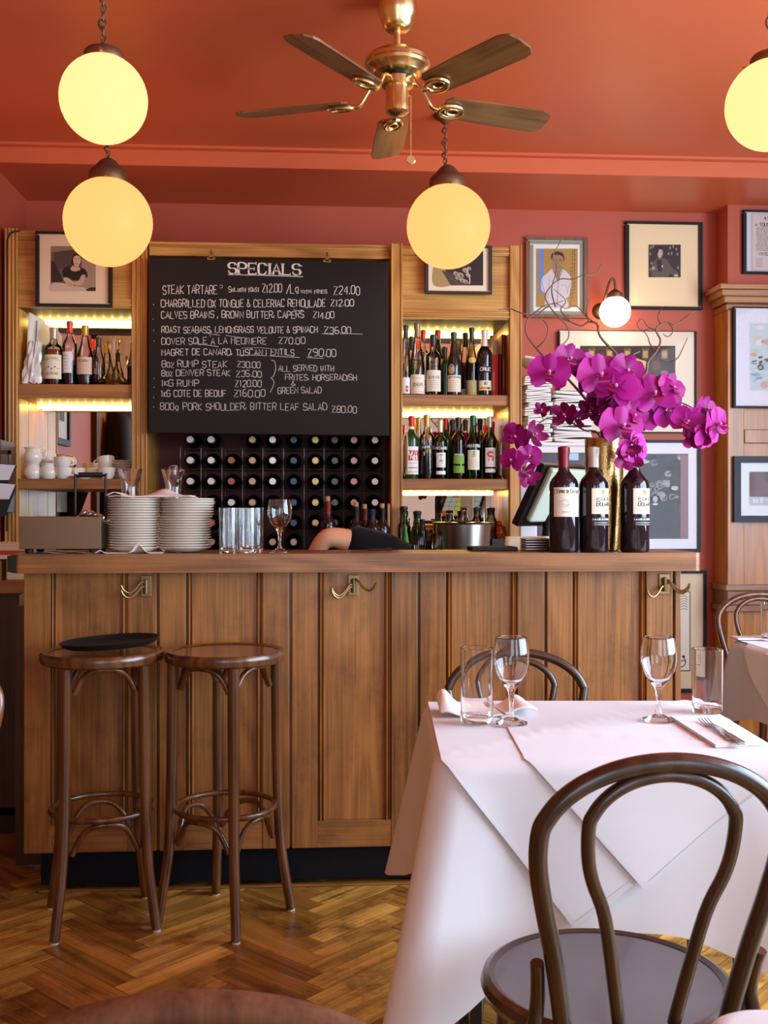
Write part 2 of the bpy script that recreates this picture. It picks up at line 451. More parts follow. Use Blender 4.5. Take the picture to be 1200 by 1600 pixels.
# the right wall and the front wall with their windows
mb = MB(); mb.box((XR, YF, 0), (XR + .12, -.2, ZC + .1)); mb.box((XR, 3.3, 0), (XR + .12, YW, ZC + .1)); mb.box((XR, -.2, 0), (XR + .12, 3.3, 0.7)); mb.box((XR, -.2, 2.7), (XR + .12, 3.3, ZC + .1))
struct(mb.build('wall_right', 'pale_wall'))
mb = MB()
for a, b in ((XL - .1, -.6), (.9, 2.07), (3.17, XR + .1)): mb.box((a, YF - .12, 0), (b, YF, ZC + .1))
for a, b in ((-.6, .9), (2.07, 3.17)): mb.box((a, YF - .12, 0), (b, YF, .5)); mb.box((a, YF - .12, 2.6), (b, YF, ZC + .1))
struct(mb.build('wall_front', 'pale_wall'))
def window(name, a, b, axis):
    mb = MB(); t = .05
    (x0, y0, z0), (x1, y1, z1) = a, b
    if axis == 'x':
        for q in range(5):
            x = x0 + (x1 - x0) * q / 4; mb.box((x - t / 2, y0, z0), (x + t / 2, y1, z1))
        for z in (z0, z1 - t): mb.box((x0, y0, z), (x1, y1, z + t))
    else:
        for q in range(4):
            y = y0 + (y1 - y0) * q / 3; mb.box((x0, y - t / 2, z0), (x1, y + t / 2, z1))
        for z in (z0, z1 - t): mb.box((x0, y0, z), (x1, y1, z + t))
    return struct(mb.build(name, 'pale_wall'))
window('window_1', (-.6, YF - .08, .5), (.9, YF - .03, 2.6), 'x')
window('window_3', (2.07, YF - .08, .5), (3.17, YF - .03, 2.6), 'x')
window('window_2', (XR + .03, -.2, .7), (XR + .08, 3.3, 2.7), 'y')
wallbox('ceiling', (XL - .1, YF, ZC), (XR + .1, YS + .05, ZC + .1), 'ceiling_paint')
wallbox('trim_1', (XL, YS, ZS), (XR, YW, ZC + .05), 'ceiling_paint')                  # dropped soffit along the back wall
wallbox('trim_2', (XL, YS - .035, ZC - .012), (XR, YS + .01, ZC + .05), 'ceiling_paint')

# pillar at the right, oak panelled below a cornice
PX, PY = X(1137, 5.13), 5.13
pil = wallbox('wall_right_pier', (PX, PY, 0), (XR, YW, ZS))
zc0, zc1 = Z(479, PY), Z(440, PY)
mb = MB()
for k, (dz, ov) in enumerate(((0, .015), (.3, .03), (.55, .05), (.8, .065))):
    za = zc0 + (zc1 - zc0) * dz; zb = zc0 + (zc1 - zc0) * (dz + .25 if k < 3 else 1)
    mb.box((PX - ov, PY - ov, za), (XR, YW - .002, zb + .002))
struct(mb.build('trim_3', 'panel_oak_flat', bevel=.006))
mb = MB(); y = PY - .028
xs = [PX - .004, X(1163, y), X(1430, y), X(1456, y)]
zt, zm1, zm2, zb = zc0, Z(690, y), Z(672, y), Z(945, y)
mb.box((PX - .012, y, 0), (X(1163, y), YW, zc0))
for z0, z1 in ((Z(492, y), zc0), (Z(690, y), Z(668, y)), (Z(950, y), Z(925, y))):
    mb.box((X(1163, y) + .001, y, z0), (XR - .01, PY + .01, z1))
mb.box((X(1163, y), y + .016, 0), (XR - .01, PY + .01, zc0), (1.05, 1.0, .95))
struct(mb.build('panel_right', 'panel_oak', bevel=.004))
mb = MB()
for py0, py1, ov in ((915, 925, .03), (925, 948, .018), (948, 958, .03)):
    mb.box((PX - ov, PY - .02 - ov, Z(py1, PY)), (XR, YW - .002, Z(py0, PY)), (.8, .8, .8))
struct(mb.build('trim_4', 'panel_oak_flat', bevel=.004))
wallbox('trim_5', (XL, 3.56, 0), (XL + .035, 3.64, ZS), 'dark_oak')

# ================================================================== THE BAR
ZT0, ZT1 = 1.036, 1.096
bar = thing('bar_counter', 'panelled oak bar front with moulded stiles and dark navy plinth', 'bar', (X(550, YB), YB, 0))
org = bar.location.copy()
xl, xr = X(38, YB), X(1065, YB)
rnd = random.Random(11)
def bx(px): return X(px, YB)
zr0, zr1 = Z(1322, YB), Z(1280, YB)
mb = MB(); mb.box((xl, YB + .012, zr0), (xr, YB + .25, ZT0)); mb.build('carcass', 'bar_oak', bar, org=org)
panels = [(85, 196), (298, 406), (503, 606), (703, 803), (900, 1004)]
for a, b in panels:
    mb = MB(); v = rnd.uniform(.88, 1.08); mb.box((bx(a), YB + .004, zr1), (bx(b), YB + .014, ZT0), (v, v * .98, v * .95))
    mb.build('panel', 'bar_oak', bar, org=org, bevel=.001)
    for s_ in (a, b):                                                # moulding bead on each side of the panel
        mb = MB(); x = bx(s_); t = .010
        prof = [(-t, YB - .001), (-t * .5, YB - .009), (0, YB - .002), (t * .6, YB - .007), (t, YB + .006), (t, YB + .012), (-t, YB + .012)]
        mb.prism([(x + p, q) for p, q in prof], zr1, ZT0, (.86, .8, .75), smooth=False); mb.build('moulding', 'bar_oak', bar, org=org)
stiles = [(38, 82), (200, 247), (249, 293), (410, 454), (456, 498), (611, 654), (656, 698), (808, 852), (854, 896), (1009, 1052), (1054, 1065)]
for a, b in stiles:
    mb = MB(); v = rnd.uniform(.80, 1.06); mb.box((bx(a), YB - .006, zr0), (bx(b) - .004, YB + .012, ZT0), (v, v * .97, v * .93))
    mb.build('stile', 'bar_oak', bar, org=org, bevel=.0025)
for a, b in panels:
    mb = MB(); v = rnd.uniform(.85, 1.0); mb.box((bx(a) - .015, YB - .004, zr0), (bx(b) + .015, YB + .012, zr1), (v, v, v)); mb.build('bottom_rail', 'bar_oak_flat', bar, org=org, bevel=.002)
MB().box((X(60, YB), YB + .03, 0.02), (xr - .02, YB + .25, zr0), (1, 1, 1)).build('plinth', 'navy_plinth', bar, org=org)
MB().box((X(58, YB), YB + .010, 0.0), (xr - .02, YB + .03, Z(1380, YB + .01)), (.8, .75, .7)).build('floor_bead', 'bar_oak_flat', bar, org=org, bevel=.006)
# top
xa, xb = X(12, YT), X(1097, YT)
bt = thing('worktop', 'thick oak bar top with worn rounded front edge', 'counter top', ((xa + xb) / 2, YT + .17, ZT0))
mb = MB(); pts = [(X(26, YT), YT), (xb - .02, YT), (xb - .006, YT + .006), (xb, YT + .02), (xb, YT + .34), (xa, YT + .34), (xa, YT + .03)]
mb.prism(pts, ZT0, ZT1); mb.build('slab', 'top_oak', bt, org=bt.location, bevel=.006, seg=3)
MB().box((X(26, YT) - .03, YT + .002, ZT0 + .004), (X(26, YT) - .004, YT + .006, ZT1 - .004)).build('end_grain', 'black_matte', bt, org=bt.location)

# brass coat hooks screwed under the bar top
def hook(px, rev, label):
    t = thing('coat_hook', label, 'hook', (X(px, YB), YB - .008, Z(914, YB)), 0, 'brass coat hooks on the bar front')
    mb = MB(); mb.box((-.017, -.004, -.034), (.017, .004, .034)); mb.build('plate', 'hook_brass', t, bevel=.0015)
    for z in (.027, -.027):
        for x in (-.011, .011): MB().lathe([(0, -.0052), (.003, -.005), (.003, -.003)], 8, (x, 0, z), mtx=Matrix.Rotation(R(-90), 3, 'X') @ Matrix.Scale(-1, 3)).build('screw', 'aged_brass', t)
    MB().lathe([(0, -.024), (.008, -.022), (.008, .022), (0, .024)], 10, (0, -.010, -.001)).build('pivot', 'aged_brass', t)
    def arm(dx, z0):
        s_ = 1 if dx > 0 else -1
        pts = smoothpath([(0, -.010, z0), (.012 * s_, -.018, z0 + .002), (.030 * s_, -.028, z0 - .020), (.048 * s_, -.036, z0 - .031), (.064 * s_, -.042, z0 - .022), (.072 * s_, -.046, z0 - .006)], 5)
        MB().tube(pts, .0038, 8).build('arm', 'hook_brass', t)
    for dx, z0 in rev: arm(dx, z0)
    return t
hook(229, [(-1, .012), (-1, -.004)], 'brass double coat hook on the bar front above the left stool')
hook(552, [(-1, .000), (-1, -.008), (1, .016)], 'brass triple coat hook near the middle of the bar front')
hook(1036, [(-1, -.010), (1, .010), (1, .002)], 'brass coat hook at the right end of the bar front')

# ================================================================== BACK BAR
ZB = 1.0
o = MB().box((X(10, 4.6), 4.6, ZB - .05), (X(815, 4.6), YW - .005, ZB)).build('back_counter', 'dark_oak', org=((X(400, 4.6)), 4.9, ZB))
o.location = (X(400, 4.6), 4.9, ZB); tag(o, 'dark wooden counter along the back wall behind the bar', 'counter top')
o = MB().box((X(10, 4.6), 4.62, 0), (X(815, 4.6), YW - .02, ZB - .05)).build('back_cupboard', 'dark_oak'); tag(o, 'dark cupboards under the back counter behind the bar', 'cupboard')
o = MB().box((X(30, 3.78), 3.78, .9), (X(1040, 3.78), 4.02, .94)).build('service_shelf', 'steel_brushed'); tag(o, 'steel working shelf behind the raised bar top', 'shelf')
o = MB().box((X(30, 3.8), 3.75, 0), (X(1040, 3.8), 4.0, .9)).build('underbar_unit', 'dark_oak'); tag(o, 'dark cupboards behind the bar front', 'cupboard')

def cabinet(name, label, pxl, pxa, pxb, pxr, ytop, ymold, openings, flut):
    """tall oak shelf unit: posts, head board, shelves, mirror back, LED strips; openings = [(y_top, y_bottom)]"""
    y = YC; t = thing(name, label, 'shelf unit', (X((pxl + pxr) / 2, y), y + .2, ZB)); og = t.location.copy()
    yb = 5.20; x0, x1 = X(pxa, y), X(pxb, y)
    def post(a, b):
        mb = MB(); n = 3 if flut else 1; zt = Z(ytop, y)
        w = (X(b, y) - X(a, y))
        mb.box((X(a, y), y - .012, ZB), (X(b, y), yb + .06, zt), (.96, .93, .9))
        for k in range(n + 1):
            xx = X(a, y) + w * k / n; mb.tube([(xx, y - .012, ZB), (xx, y - .012, zt)], .006, 8)
        mb.build('post', 'cabinet_oak', t, org=og, bevel=.002)
    post(pxl, pxa); post(pxb, pxr)
    z_top, z_m = Z(ytop + 3, y), Z(openings[0][0], y)
    MB().box((x0, y + .006, z_m), (x1, y + .03, z_top)).build('head_board', 'cabinet_oak_flat', t, org=og)
    for za, zb in ((Z(ytop + 17, y), z_top), (z_m, Z(openings[0][0] - 15, y))):
        mb = MB(); mb.box((x0, y - .008, za), (x1, y + .008, zb)); h = zb - za
        mb.tube([(x0, y - .008, za + h * .3), (x1, y - .008, za + h * .3)], h * .16, 8); mb.tube([(x0, y - .008, za + h * .75), (x1, y - .008, za + h * .75)], h * .14, 8)
        mb.build('head_moulding', 'cabinet_oak_flat', t, org=og, bevel=.002)
    MB().box((x0, y + .02, z_m), (x1, yb, z_m + .02), (.5, .45, .4)).build('soffit_board', 'dark_oak', t, org=og)
    MB().box((x0, yb, ZB), (x1, yb + .006, z_m)).build('mirror_back', 'mirror', t, org=og)
    MB().box((x0, yb + .006, ZB), (x1, yb + .03, z_top)).build('back_board', 'dark_oak', t, org=og)
    for xx, sg in ((x0, 1), (x1, -1)):
        mb = MB(); mb.box((xx, y + .02, ZB), (xx + sg * .004, y + .17, z_m), (1.1, 1.05, .95)); mb.box((xx, y + .178, ZB), (xx + sg * .004, yb, z_m), (1.1, 1.05, .95)); mb.build('side_lining', 'cabinet_oak', t, org=og)
    tops = []
    for k, (a, b, led) in enumerate(openings):
        zo = Z(a, y) - (.0 if k else 0)
        if k < len(openings) - 1:
            zb0, zb1 = Z(openings[k + 1][0], y), Z(b, y)
            mb = MB(); mb.box((x0, y, zb0), (x1, yb - .002, zb1)); mb.build('shelf', 'shelf_oak', t, org=og, bevel=.004); tops.append(zb1)
        zl = zo - .002
        if led:
            yl = yb - .055
            st = MB().box((x0 + .01, yl, zl - .018), (x1 - .03, yl + .010, zl)).build('led_channel', 'led_strip', t, org=og)
            q = x0 + .03; b0 = None
            while q < x1 - .05:
                if b0 is None:
                    b0 = MB().lathe([(0, -.005), (.004, -.004), (.005, 0), (.004, .004), (0, .005)], 8).build('led_bulb', 'led_dot', st, loc=Vector((q, yl - .001, zl - .010)) - og)
                else:
                    c = b0.copy(); COL.objects.link(c); c.location = Vector((q, yl - .001, zl - .010)) - og
                q += .042
    return t, tops
op = lambda a, b, led=True: (a, b, led)
cabL, topL = cabinet('shelf_cabinet', 'left oak shelf cabinet with fluted posts holding cups and bottles', 10, 27, 208, 229, 367, 387, [op(487, 604), op(625, 749), op(765, 860, False)], True)
cabR, topR = cabinet('shelf_cabinet', 'right oak shelf cabinet crowded with spirit bottles behind the bar', 612, 627, 797, 813, 381, 400, [op(498, 616), op(633, 748), op(765, 860)], False)
# rail that carries the chalkboard, and a panel coloured dark as the wall's shade behind the wine rack
t = thing('picture_rail', 'oak rail between the two shelf cabinets above the chalkboard', 'rail', (X(420, 4.9), 4.9, Z(404, 4.9)))
mb = MB(); mb.box((X(233, 4.88), 4.87, Z(407, 4.9)), (X(609, 4.88), 4.95, Z(385, 4.9))); mb.tube([(X(233, 4.88), 4.872, Z(392, 4.9)), (X(609, 4.88), 4.872, Z(392, 4.9))], .008, 8)
mb.build('rail', 'cabinet_oak_flat', t, org=t.location, bevel=.003)
o = MB().box((X(229, 5.25), 5.235, ZB), (X(612, 5.25), YW - .003, Z(640, 5.25)), (.25, .12, .10)).build('rack_shade_panel', 'wall_paint'); struct(o)
# ================================================================== STOOLS
def make_stool(label, loc, rz):
    t = thing('bar_stool', label, 'stool', loc, rz, 'bentwood bar stools')
    zs = .812
    MB().lathe([(0.150, zs - .030), (.174, zs - .034), (.1805, zs - .029), (.1825, zs - .016), (.1815, zs - .005), (.177, zs + .001), (.166, zs), (.158, zs - .003)], 48).build('seat_rim', 'stool_wood', t)
    MB().lathe([(0, zs - .030), (.155, zs - .030), (.160, zs - .012), (.158, zs - .004), (.12, zs - .006), (0, zs - .008)], 48).build('seat', 'stool_top', t)
    legs = [(.203, 0), (.186, .10), (.170, .21), (.163, .33), (.160, .45), (.158, .60), (.156, .785)]
    for k in range(4):
        a = R(90 * k); ca, sa = math.cos(a), math.sin(a)
        p = smoothpath([(r * ca, r * sa, z + .006) for r, z in legs], 4)
        l = MB().tube(p, lambda q: .0145 + .003 * min(1, q * 1.3), 12).build('leg', 'stool_wood', t)
        f = legs[0][0]
        MB().lathe([(0, 0), (.012, 0), (.012, .006), (0, .006)], 12, (f * ca, f * sa, 0)).build('felt_pad', 'felt_pad', l)
    ring = [(.150 * math.cos(2 * math.pi * i / 48), .150 * math.sin(2 * math.pi * i / 48), .340) for i in range(48)]
    MB().tube(ring, .0088, 10, True).build('footrest_ring', 'stool_wood', t)
    for (z0, z1, rr, nm, kr) in ((.700, .771, .156, 'seat_brace', .0095), (.235, .322, .166, 'lower_brace', .0088)):
        for k in range(4):
            a0, a1 = R(90 * k), R(90 * k + 90)
            A, B = Vector((math.cos(a0), math.sin(a0), 0)) * (rr - .012), Vector((math.cos(a1), math.sin(a1), 0)) * (rr - .012)
            pts = []
            for q in range(17):
                s = q / 16; tt = .07 + .86 * s
                p = A.lerp(B, tt); bow = math.sin(math.pi * s); p *= 1 + .22 * bow * bow
                pts.append((p.x, p.y, z0 + (z1 - z0) * (1 - abs(2 * s - 1) ** 2.6)))
            MB().tube(pts, kr, 10).build(nm, 'stool_wood', t)
    return t
make_stool('bentwood bar stool with black tray on its seat, left of the pair', (-.646, 3.236, 0), R(-119.6))
make_stool('bentwood bar stool with empty polished seat, right of the pair', (-.277, 3.228, 0), R(-76.6))
t = thing('serving_tray', 'round black serving tray lying tilted on the left bar stool', 'tray', (-.625, 3.245, .826))
t.rotation_euler = (0, R(-3.2), 0)
MB().lathe([(0, 0), (.125, 0), (.135, .004), (.147, .016), (.149, .018), (.146, .019), (.132, .007), (.124, .004), (0, .004)], 56).build('tray_dish', 'black_matte', t)

# ================================================================== BENTWOOD CHAIRS
def make_chair(label, loc, rz, mat='bentwood_dark', seatm='seat_worn', zt=.89, hw=.184, braces=True, group='bentwood dining chairs', tr=.0140):
    t = thing('bentwood_chair', label, 'chair', loc, rz, group)
    yk = lambda z: -.172 - .085 * (z - .46) / .43
    def hoop(w, zmax, zw, low):                                    # low: (halfwidth, z) from seat upward
        k = w / .184; side = [(-a * k, b) for a, b in low]
        arc = []
        for i in range(1, 16):
            a = math.pi * i / 16; arc.append((-w * math.cos(a) * (1.0), zw + (zmax - zw) * math.sin(a) ** .93))
        pts = side + arc + [(-x, z) for x, z in reversed(side)]
        return smoothpath([(x, yk(z), z) for x, z in pts], 4)
    MB().tube(hoop(hw, zt - tr, zt - .14, [(.125, .44), (.132, .49), (.149, .58), (.169, .665), (.181, .73)]), tr, 12).build('back_hoop', mat, t)
    MB().tube(hoop(.112, zt - .033, zt - .125, [(.070, .465), (.086, .52), (.125, .64), (.163, .70), (.178, .74)]), tr * .74, 10).build('inner_hoop', mat, t)
    MB().lathe([(.165, .432), (.190, .428), (.203, .436), (.208, .449), (.204, .461), (.194, .466), (.185, .462)], 56).build('seat_rim', mat, t)
    MB().lathe([(0, .440), (.18, .440), (.188, .452), (.186, .461), (.15, .457), (.08, .454), (0, .453)], 56).build('seat', seatm, t)
    for sx in (-1, 1):
        MB().tube(smoothpath([(sx * .125, -.165, .45), (sx * .135, -.175, .30), (sx * .155, -.205, .12), (sx * .175, -.245, .0)], 5), lambda q: .0150 - .003 * q, 12).build('leg', mat, t)
        MB().tube(smoothpath([(sx * .130, .135, .445), (sx * .140, .145, .30), (sx * .158, .165, .12), (sx * .176, .195, .0)], 5), lambda q: .0165 - .004 * q, 12).build('leg', mat, t)
        if braces:
            b = smoothpath([(sx * .172, yk(.56) + .004, .574), (sx * .168, yk(.55) + .012, .545), (sx * .166, yk(.51) + .014, .505), (sx * .172, yk(.48) + .008, .470), (sx * .190, -.150, .430), (sx * .196, -.115, .412), (sx * .180, -.06, .402), (sx * .150, -.01, .408)], 6)
            MB().tube(b, lambda q: .0115 - .003 * abs(q - .4), 10).build('brace', mat, t)
    ring = [(.148 * math.cos(2 * math.pi * i / 40), .148 * math.sin(2 * math.pi * i / 40) - .015, .235) for i in range(40)]
    MB().tube(ring, .0085, 8, True).build('leg_ring', mat, t)
    return t
def camxy(px, d):
    u = (px - 600) / F; return Vector((d * (u * CT + ST), d * (CT - u * ST), 0))
make_chair('dark bentwood chair with worn grey seat in front of the near table', camxy(948, 1.745), R(4))
make_chair('dark bentwood chair tucked behind the near table against the bar', camxy(830, 2.76) + Vector((.0, -.02, 0)), R(180), zt=.846, hw=.196, braces=False, tr=.0125)
make_chair('lighter brown bentwood chair behind the right table by the panelled pier', camxy(1222, 4.42), R(178), 'bentwood_brown', 'stool_top', zt=.880, hw=.192, braces=False)
make_chair('brown bentwood chair whose blurred back rises into the bottom edge', camxy(322, .90) + Vector((0, -.36, 0)), R(180), 'chair_dull', 'stool_top', zt=.872, hw=.2, braces=False)
make_chair('bentwood chair cut off by the left edge of the view', camxy(-178, 2.39), R(180), 'bentwood_brown', 'stool_top', zt=.88, braces=False)

# ================================================================== TABLES AND CLOTHS
def cloth_mesh(ax, ay, zt, drop, corner, seed, flare=.30, rad=.025, hem=True):
    """square cloth over a square table: flat top, sides that hang, a cone fold at each corner"""
    rnd = random.Random(seed); mb = MB(); r0 = .026; ax -= .014; ay -= .014; rad += .012
    per, nC, nS = [], 10, 14
    cs = [(ax, -ay), (ax, ay), (-ax, ay), (-ax, -ay)]; angs = [-45, 45, 135, 225]
    for k in range(4):
        cx, cy = cs[k]; ix, iy = cx - math.copysign(rad, cx), cy - math.copysign(rad, cy)
        for i in range(nC + 1):
            a = R(angs[k] - 45 + 90 * i / nC); per.append((ix + rad * math.cos(a), iy + rad * math.sin(a), a, k))
        nx, ny = cs[(k + 1) % 4]; 
        a = R(angs[k] + 45); p0 = Vector((ix + rad * math.cos(a), iy + rad * math.sin(a), 0))
        jx, jy = nx - math.copysign(rad, nx), ny - math.copysign(rad, ny); p1 = Vector((jx + rad * math.cos(a), jy + rad * math.sin(a), 0))
        for i in range(1, nS):
            p = p0.lerp(p1, i / nS); per.append((p.x, p.y, a, -1))
    n = len(per); ph = [rnd.uniform(0, 6.28) for _ in range(4)]
    rows = []
    M = 20
    for j in range(M + 1):
        v = (j / M) ** 1.5; row = []
        for (x, y, a, k) in per:
            ds, best = 9, 0
            for q, (cx, cy) in enumerate(cs):
                d = math.hypot(x - cx, y - cy)
                if d < ds: ds, best = d, q
            c = math.exp(-(ds / .085) ** 2); c2 = math.exp(-(ds / .15) ** 2)
            hang = (drop if isinstance(drop, (int, float)) else drop(x, y)) + (corner[best] if isinstance(corner, (list, tuple)) else corner) * math.exp(-(ds / .13) ** 2)
            t = hang * v
            da = R(angs[best]); nx, ny = math.cos(a), math.sin(a)
            dx, dy = math.cos(da), math.sin(da)
            s_ = (x - cs[best][0]) + (y - cs[best][1])
            wob = .004 * math.sin(9 * (x - y) + ph[best]) * v
            fo = t * flare * c; out = t * .035 + wob - t * .06 * (c2 - c)
            an = min(math.pi / 2, t / r0); dn = r0 * (1 - math.cos(an)) + max(0, t - r0 * math.pi / 2); edge = r0 * math.sin(an)
            row.append(Vector((x + nx * (out + edge) + dx * fo, y + ny * (out + edge) + dy * fo, zt - dn)))
        rows.append(row)
    b = len(mb.v)
    for r_ in rows: mb.v.extend(r_)
    for j in range(M):
        for i in range(n):
            q = b + j * n
            mb.f.append([q + i, b + (j + 1) * n + i, b + (j + 1) * n + (i + 1) % n, q + (i + 1) % n]); mb.c.append((1, 1, 1)); mb.m.append(0); mb.s.append(True); mb.uv.append(None)
    mb.f.append([b + i for i in range(n)]); mb.c.append((1, 1, 1)); mb.m.append(0); mb.s.append(False); mb.uv.append(None)
    return mb
def table(label, loc, rz, ax, ay):
    t = thing('dining_table', label, 'table', loc, rz)
    MB().box((-ax + .02, -ay + .02, .712), (ax - .02, ay - .02, .744)).build('tabletop', 'dark_oak', t, bevel=.003)
    for sx in (-1, 1):
        for yl in (-ay + .07, ay - .22): MB().box((sx * (ax - .07) - .011, yl - .011, 0), (sx * (ax - .07) + .011, yl + .011, .712)).build('leg', 'black_paint', t)
    return t
A, B, C = PZ(706, 1183, .752), PZ(671, 1095, .752), PZ(1086, 1095, .752)
ex = (C - B).normalized(); ey = Vector((-ex.y, ex.x, 0)); AX = (C - B).length / 2; AY = (B - A).dot(ey) / 2
TC = (B + C) / 2 - ey * AY; TRZ = math.atan2(ex.y, ex.x); TC.z = 0
def T1(x, y, z=0):                                                   # near table's own coordinates
    return TC + ex * x + ey * y + Vector((0, 0, z))
def inT1(p): 
    q = Vector(p) - TC; return (q.dot(ex), q.dot(ey))
table('small square dining table under white cloths before the bar', TC, TRZ, AX, AY)
o = cloth_mesh(AX, AY, .7500, lambda x, y: .345 if (y < AY * .8 or abs(x) > AX - .03) else .13, [.10, .14, .13, .19], 5).build('tablecloth', 'white_cloth', loc=TC, rot=(0, 0, TRZ))
tag(o, 'white cloth hanging down all sides of the near table', 'tablecloth')
def overlay(label, lift, xtip, ztip, xl, xr, seed, name='overlay_cloth'):
    """upper cloth laid cornerwise: flat on the table, one corner hanging over the near edge"""
    mb = MB(); zt = .7506 + lift; yf = -AY; r = .026 + lift; yc = yf - .012 + .026 - lift * .4
    NX = 56
    rows = [('t', i / 22) for i in range(22)] + [('f', (i / 26) ** 1.3) for i in range(27)]
    def pos(u, j):
        kind, v = rows[j]; x = max(-AX - .008, min(AX + .008, xl + (xr - xl) * u))
        if kind == 't':
            y = AY - .012 + (yc - AY + .012) * v
            cr = .0026 * math.exp(-((x * .9 - (y - .02)) / .010) ** 2) + .0022 * math.exp(-((x * .45 + (y + .10)) / .010) ** 2) + .0018 * math.exp(-((x * .2 - (y + .02)) / .012) ** 2)
            return (x, y, zt + cr)
        d = max(.002, (.7505 - ztip) * (1 - (xtip - x) / (xtip - xl) if x < xtip else 1 - (x - xtip) / (xr - xtip))) + .012
        t = d * v; a = min(math.pi / 2, t / r); dn = max(0, t - r * math.pi / 2)
        wv = .005 * math.sin(x * 14 + seed) * min(1, dn / .1) + .004 * max(0, v - .9) * 10 * 0
        cf = math.exp(-((AX - abs(x)) / .085) ** 2)
        return (x, yc - r * math.sin(a) - dn * (.045 + lift * 2) - wv - lift * 1.2 * (a / 1.5708) - (dn * .24 + .006 * a) * cf - .004 * a, zt - r * (1 - math.cos(a)) - dn)
    mb.sheet(lambda u, v: pos(u, round(v * (len(rows) - 1))), NX, len(rows) - 1)
    for e in (0, 1):                                                   # stitched hem along the hanging edge
        pts = [(i / NX) for i in range(NX + 1)]
        L = [Vector(pos(u, len(rows) - 2)) + Vector((0, -.0008, 0)) for u in pts]; Q = [Vector(pos(u, len(rows) - 1)) + Vector((0, -.0008, 0)) for u in pts]
        if e == 0: mb.add(L + Q, [(i, i + 1, NX + 2 + i, NX + 1 + i) for i in range(NX)], (.94, .94, .95), 0, True)
    o = mb.build(name, 'white_cloth', loc=TC, rot=(0, 0, TRZ)); return tag(o, label, 'tablecloth')
fp = lambda px, py: inT1(PZ(px, py, .752))[0]
yfd = lambda px: inT1(camxy(px, 2.06))[0]
overlay('white upper cloth hanging to a low point at the near table edge', .0012, yfd(893), .425, -AX - .004, AX + .004, 2.0)
overlay('white top cloth creased on the near table with a short hanging corner', .0035, yfd(1000), .497, yfd(818), AX + .004, 2.0)

B2 = PZ(1143, 998, .752); rz2 = R(1.5); ax2, ay2 = .34, .33
T2 = B2 + Vector((ax2 * math.cos(rz2) + ay2 * math.sin(rz2), ax2 * math.sin(rz2) - ay2 * math.cos(rz2), 0)); T2.z = 0
table('square dining table under white cloth at the right edge', T2, rz2, ax2, ay2)
o = cloth_mesh(ax2, ay2, .7500, .27, [.10, .08, .06, .12], 8, flare=.22).build('tablecloth', 'white_cloth', loc=T2, rot=(0, 0, rz2))
tag(o, 'white cloth over the right table by the panelled pier', 'tablecloth')
# upper cloth of the right table: a corner hanging on its left side
mb = MB()
mb.sheet(lambda u, v: (-ax2 + 2 * ax2 * u, -ay2 + 2 * ay2 * v, .7535), 6, 6)
def lflap(u, v):
    y = -ay2 + 1.55 * ay2 * u; d = max(.001, .22 * (1 - abs(2 * u - 1))); tt = d * v
    return (-ax2 - .026 * math.sin(min(1, tt / .02) * 1.57) - tt * (.13 + .10 * math.sin(u * 9)), y, .7535 - tt)
mb.sheet(lflap, 30, 12)
tag(mb.build('overlay_cloth', 'white_cloth', loc=T2, rot=(0, 0, rz2)), 'white upper cloth draping one corner over the right table edge', 'tablecloth')
# the photographer's own table: only its far edge shows, at the bottom right
B3 = PZ(1078, 1584, .752); rz3 = R(-3); ax3, ay3 = .35, .33
T3 = B3 + Vector((ax3, -ay3, 0)); T3.z = 0
table('blurred white clothed table at the bottom right corner', T3, rz3, ax3, ay3)
tag(cloth_mesh(ax3, ay3, .7500, .26, .08, 9, flare=.05).build('tablecloth', 'white_cloth', loc=T3, rot=(0, 0, rz3)), 'blurred white cloth at the very bottom right corner', 'tablecloth')

# ================================================================== GLASSES, CUTLERY, NAPKINS
ZTAB = .7560
def tumbler(label, loc, h, r, group, name='tumbler'):
    t = thing(name, label, 'glass', loc, 0, group)
    MB().lathe([(0, .0015), (r * .90, .0), (r * .955, .003), (r * .97, .012), (r, h - .001), (r - .0008, h), (r - .0018, h - .001), (r * .93, .024), (r * .90, .016), (r * .7, .0125), (0, .012)], 44).build('glass_body', 'clear_glass', t)
    return t
def goblet(label, loc, h, r, group):
    t = thing('wine_glass', label, 'glass', loc, 0, group); k = h / .195; q = r / .041
    pr = [(0, .0), (.034 * q, .0), (.0368 * q, .0015), (.0366 * q, .004), (.022 * q, .009), (.0085 * q, .016), (.0055 * q, .030), (.0052 * q, .055), (.0070 * q, .072), (.0125 * q, .082), (.026 * q, .098), (.0365 * q, .118), (.041 * q, .140), (.0400 * q, .165), (.0355 * q, .1935), (.0350 * q, .195),
          (.0340 * q, .1935), (.0388 * q, .165), (.0397 * q, .140), (.0352 * q, .119), (.0247 * q, .0995), (.0110 * q, .0865), (.004 * q, .083), (0, .0825)]
    MB().lathe([(a, b * k) for a, b in smoothprof(pr[3:], 3)] if False else [(a, b * k) for a, b in pr], 48).build('glass_body', 'clear_glass', t)
    return t
g1 = 'glasses on the near table'
def on(px, py, dz=0): p = PZ(px, py, ZTAB); p.z = ZTAB + dz; return p
tumbler('clear straight tumbler beside the folded napkin on the near table', on(745, 1128), .168, .0375, g1)
tumbler('clear straight tumbler above the fork and knife on the near table', on(1105, 1112), .150, .0365, g1)
goblet('empty stemmed wine glass beside the left tumbler on the near table', on(799, 1131), .194, .0408, g1)
goblet('empty stemmed wine glass at the right end of the near table', on(1029, 1126), .190, .0412, g1)
tumbler('clear tumbler on the right table at the picture edge', PZ(1204, 1000, .757) + Vector((0, 0, 0)), .140, .034, 'glass on the right table')

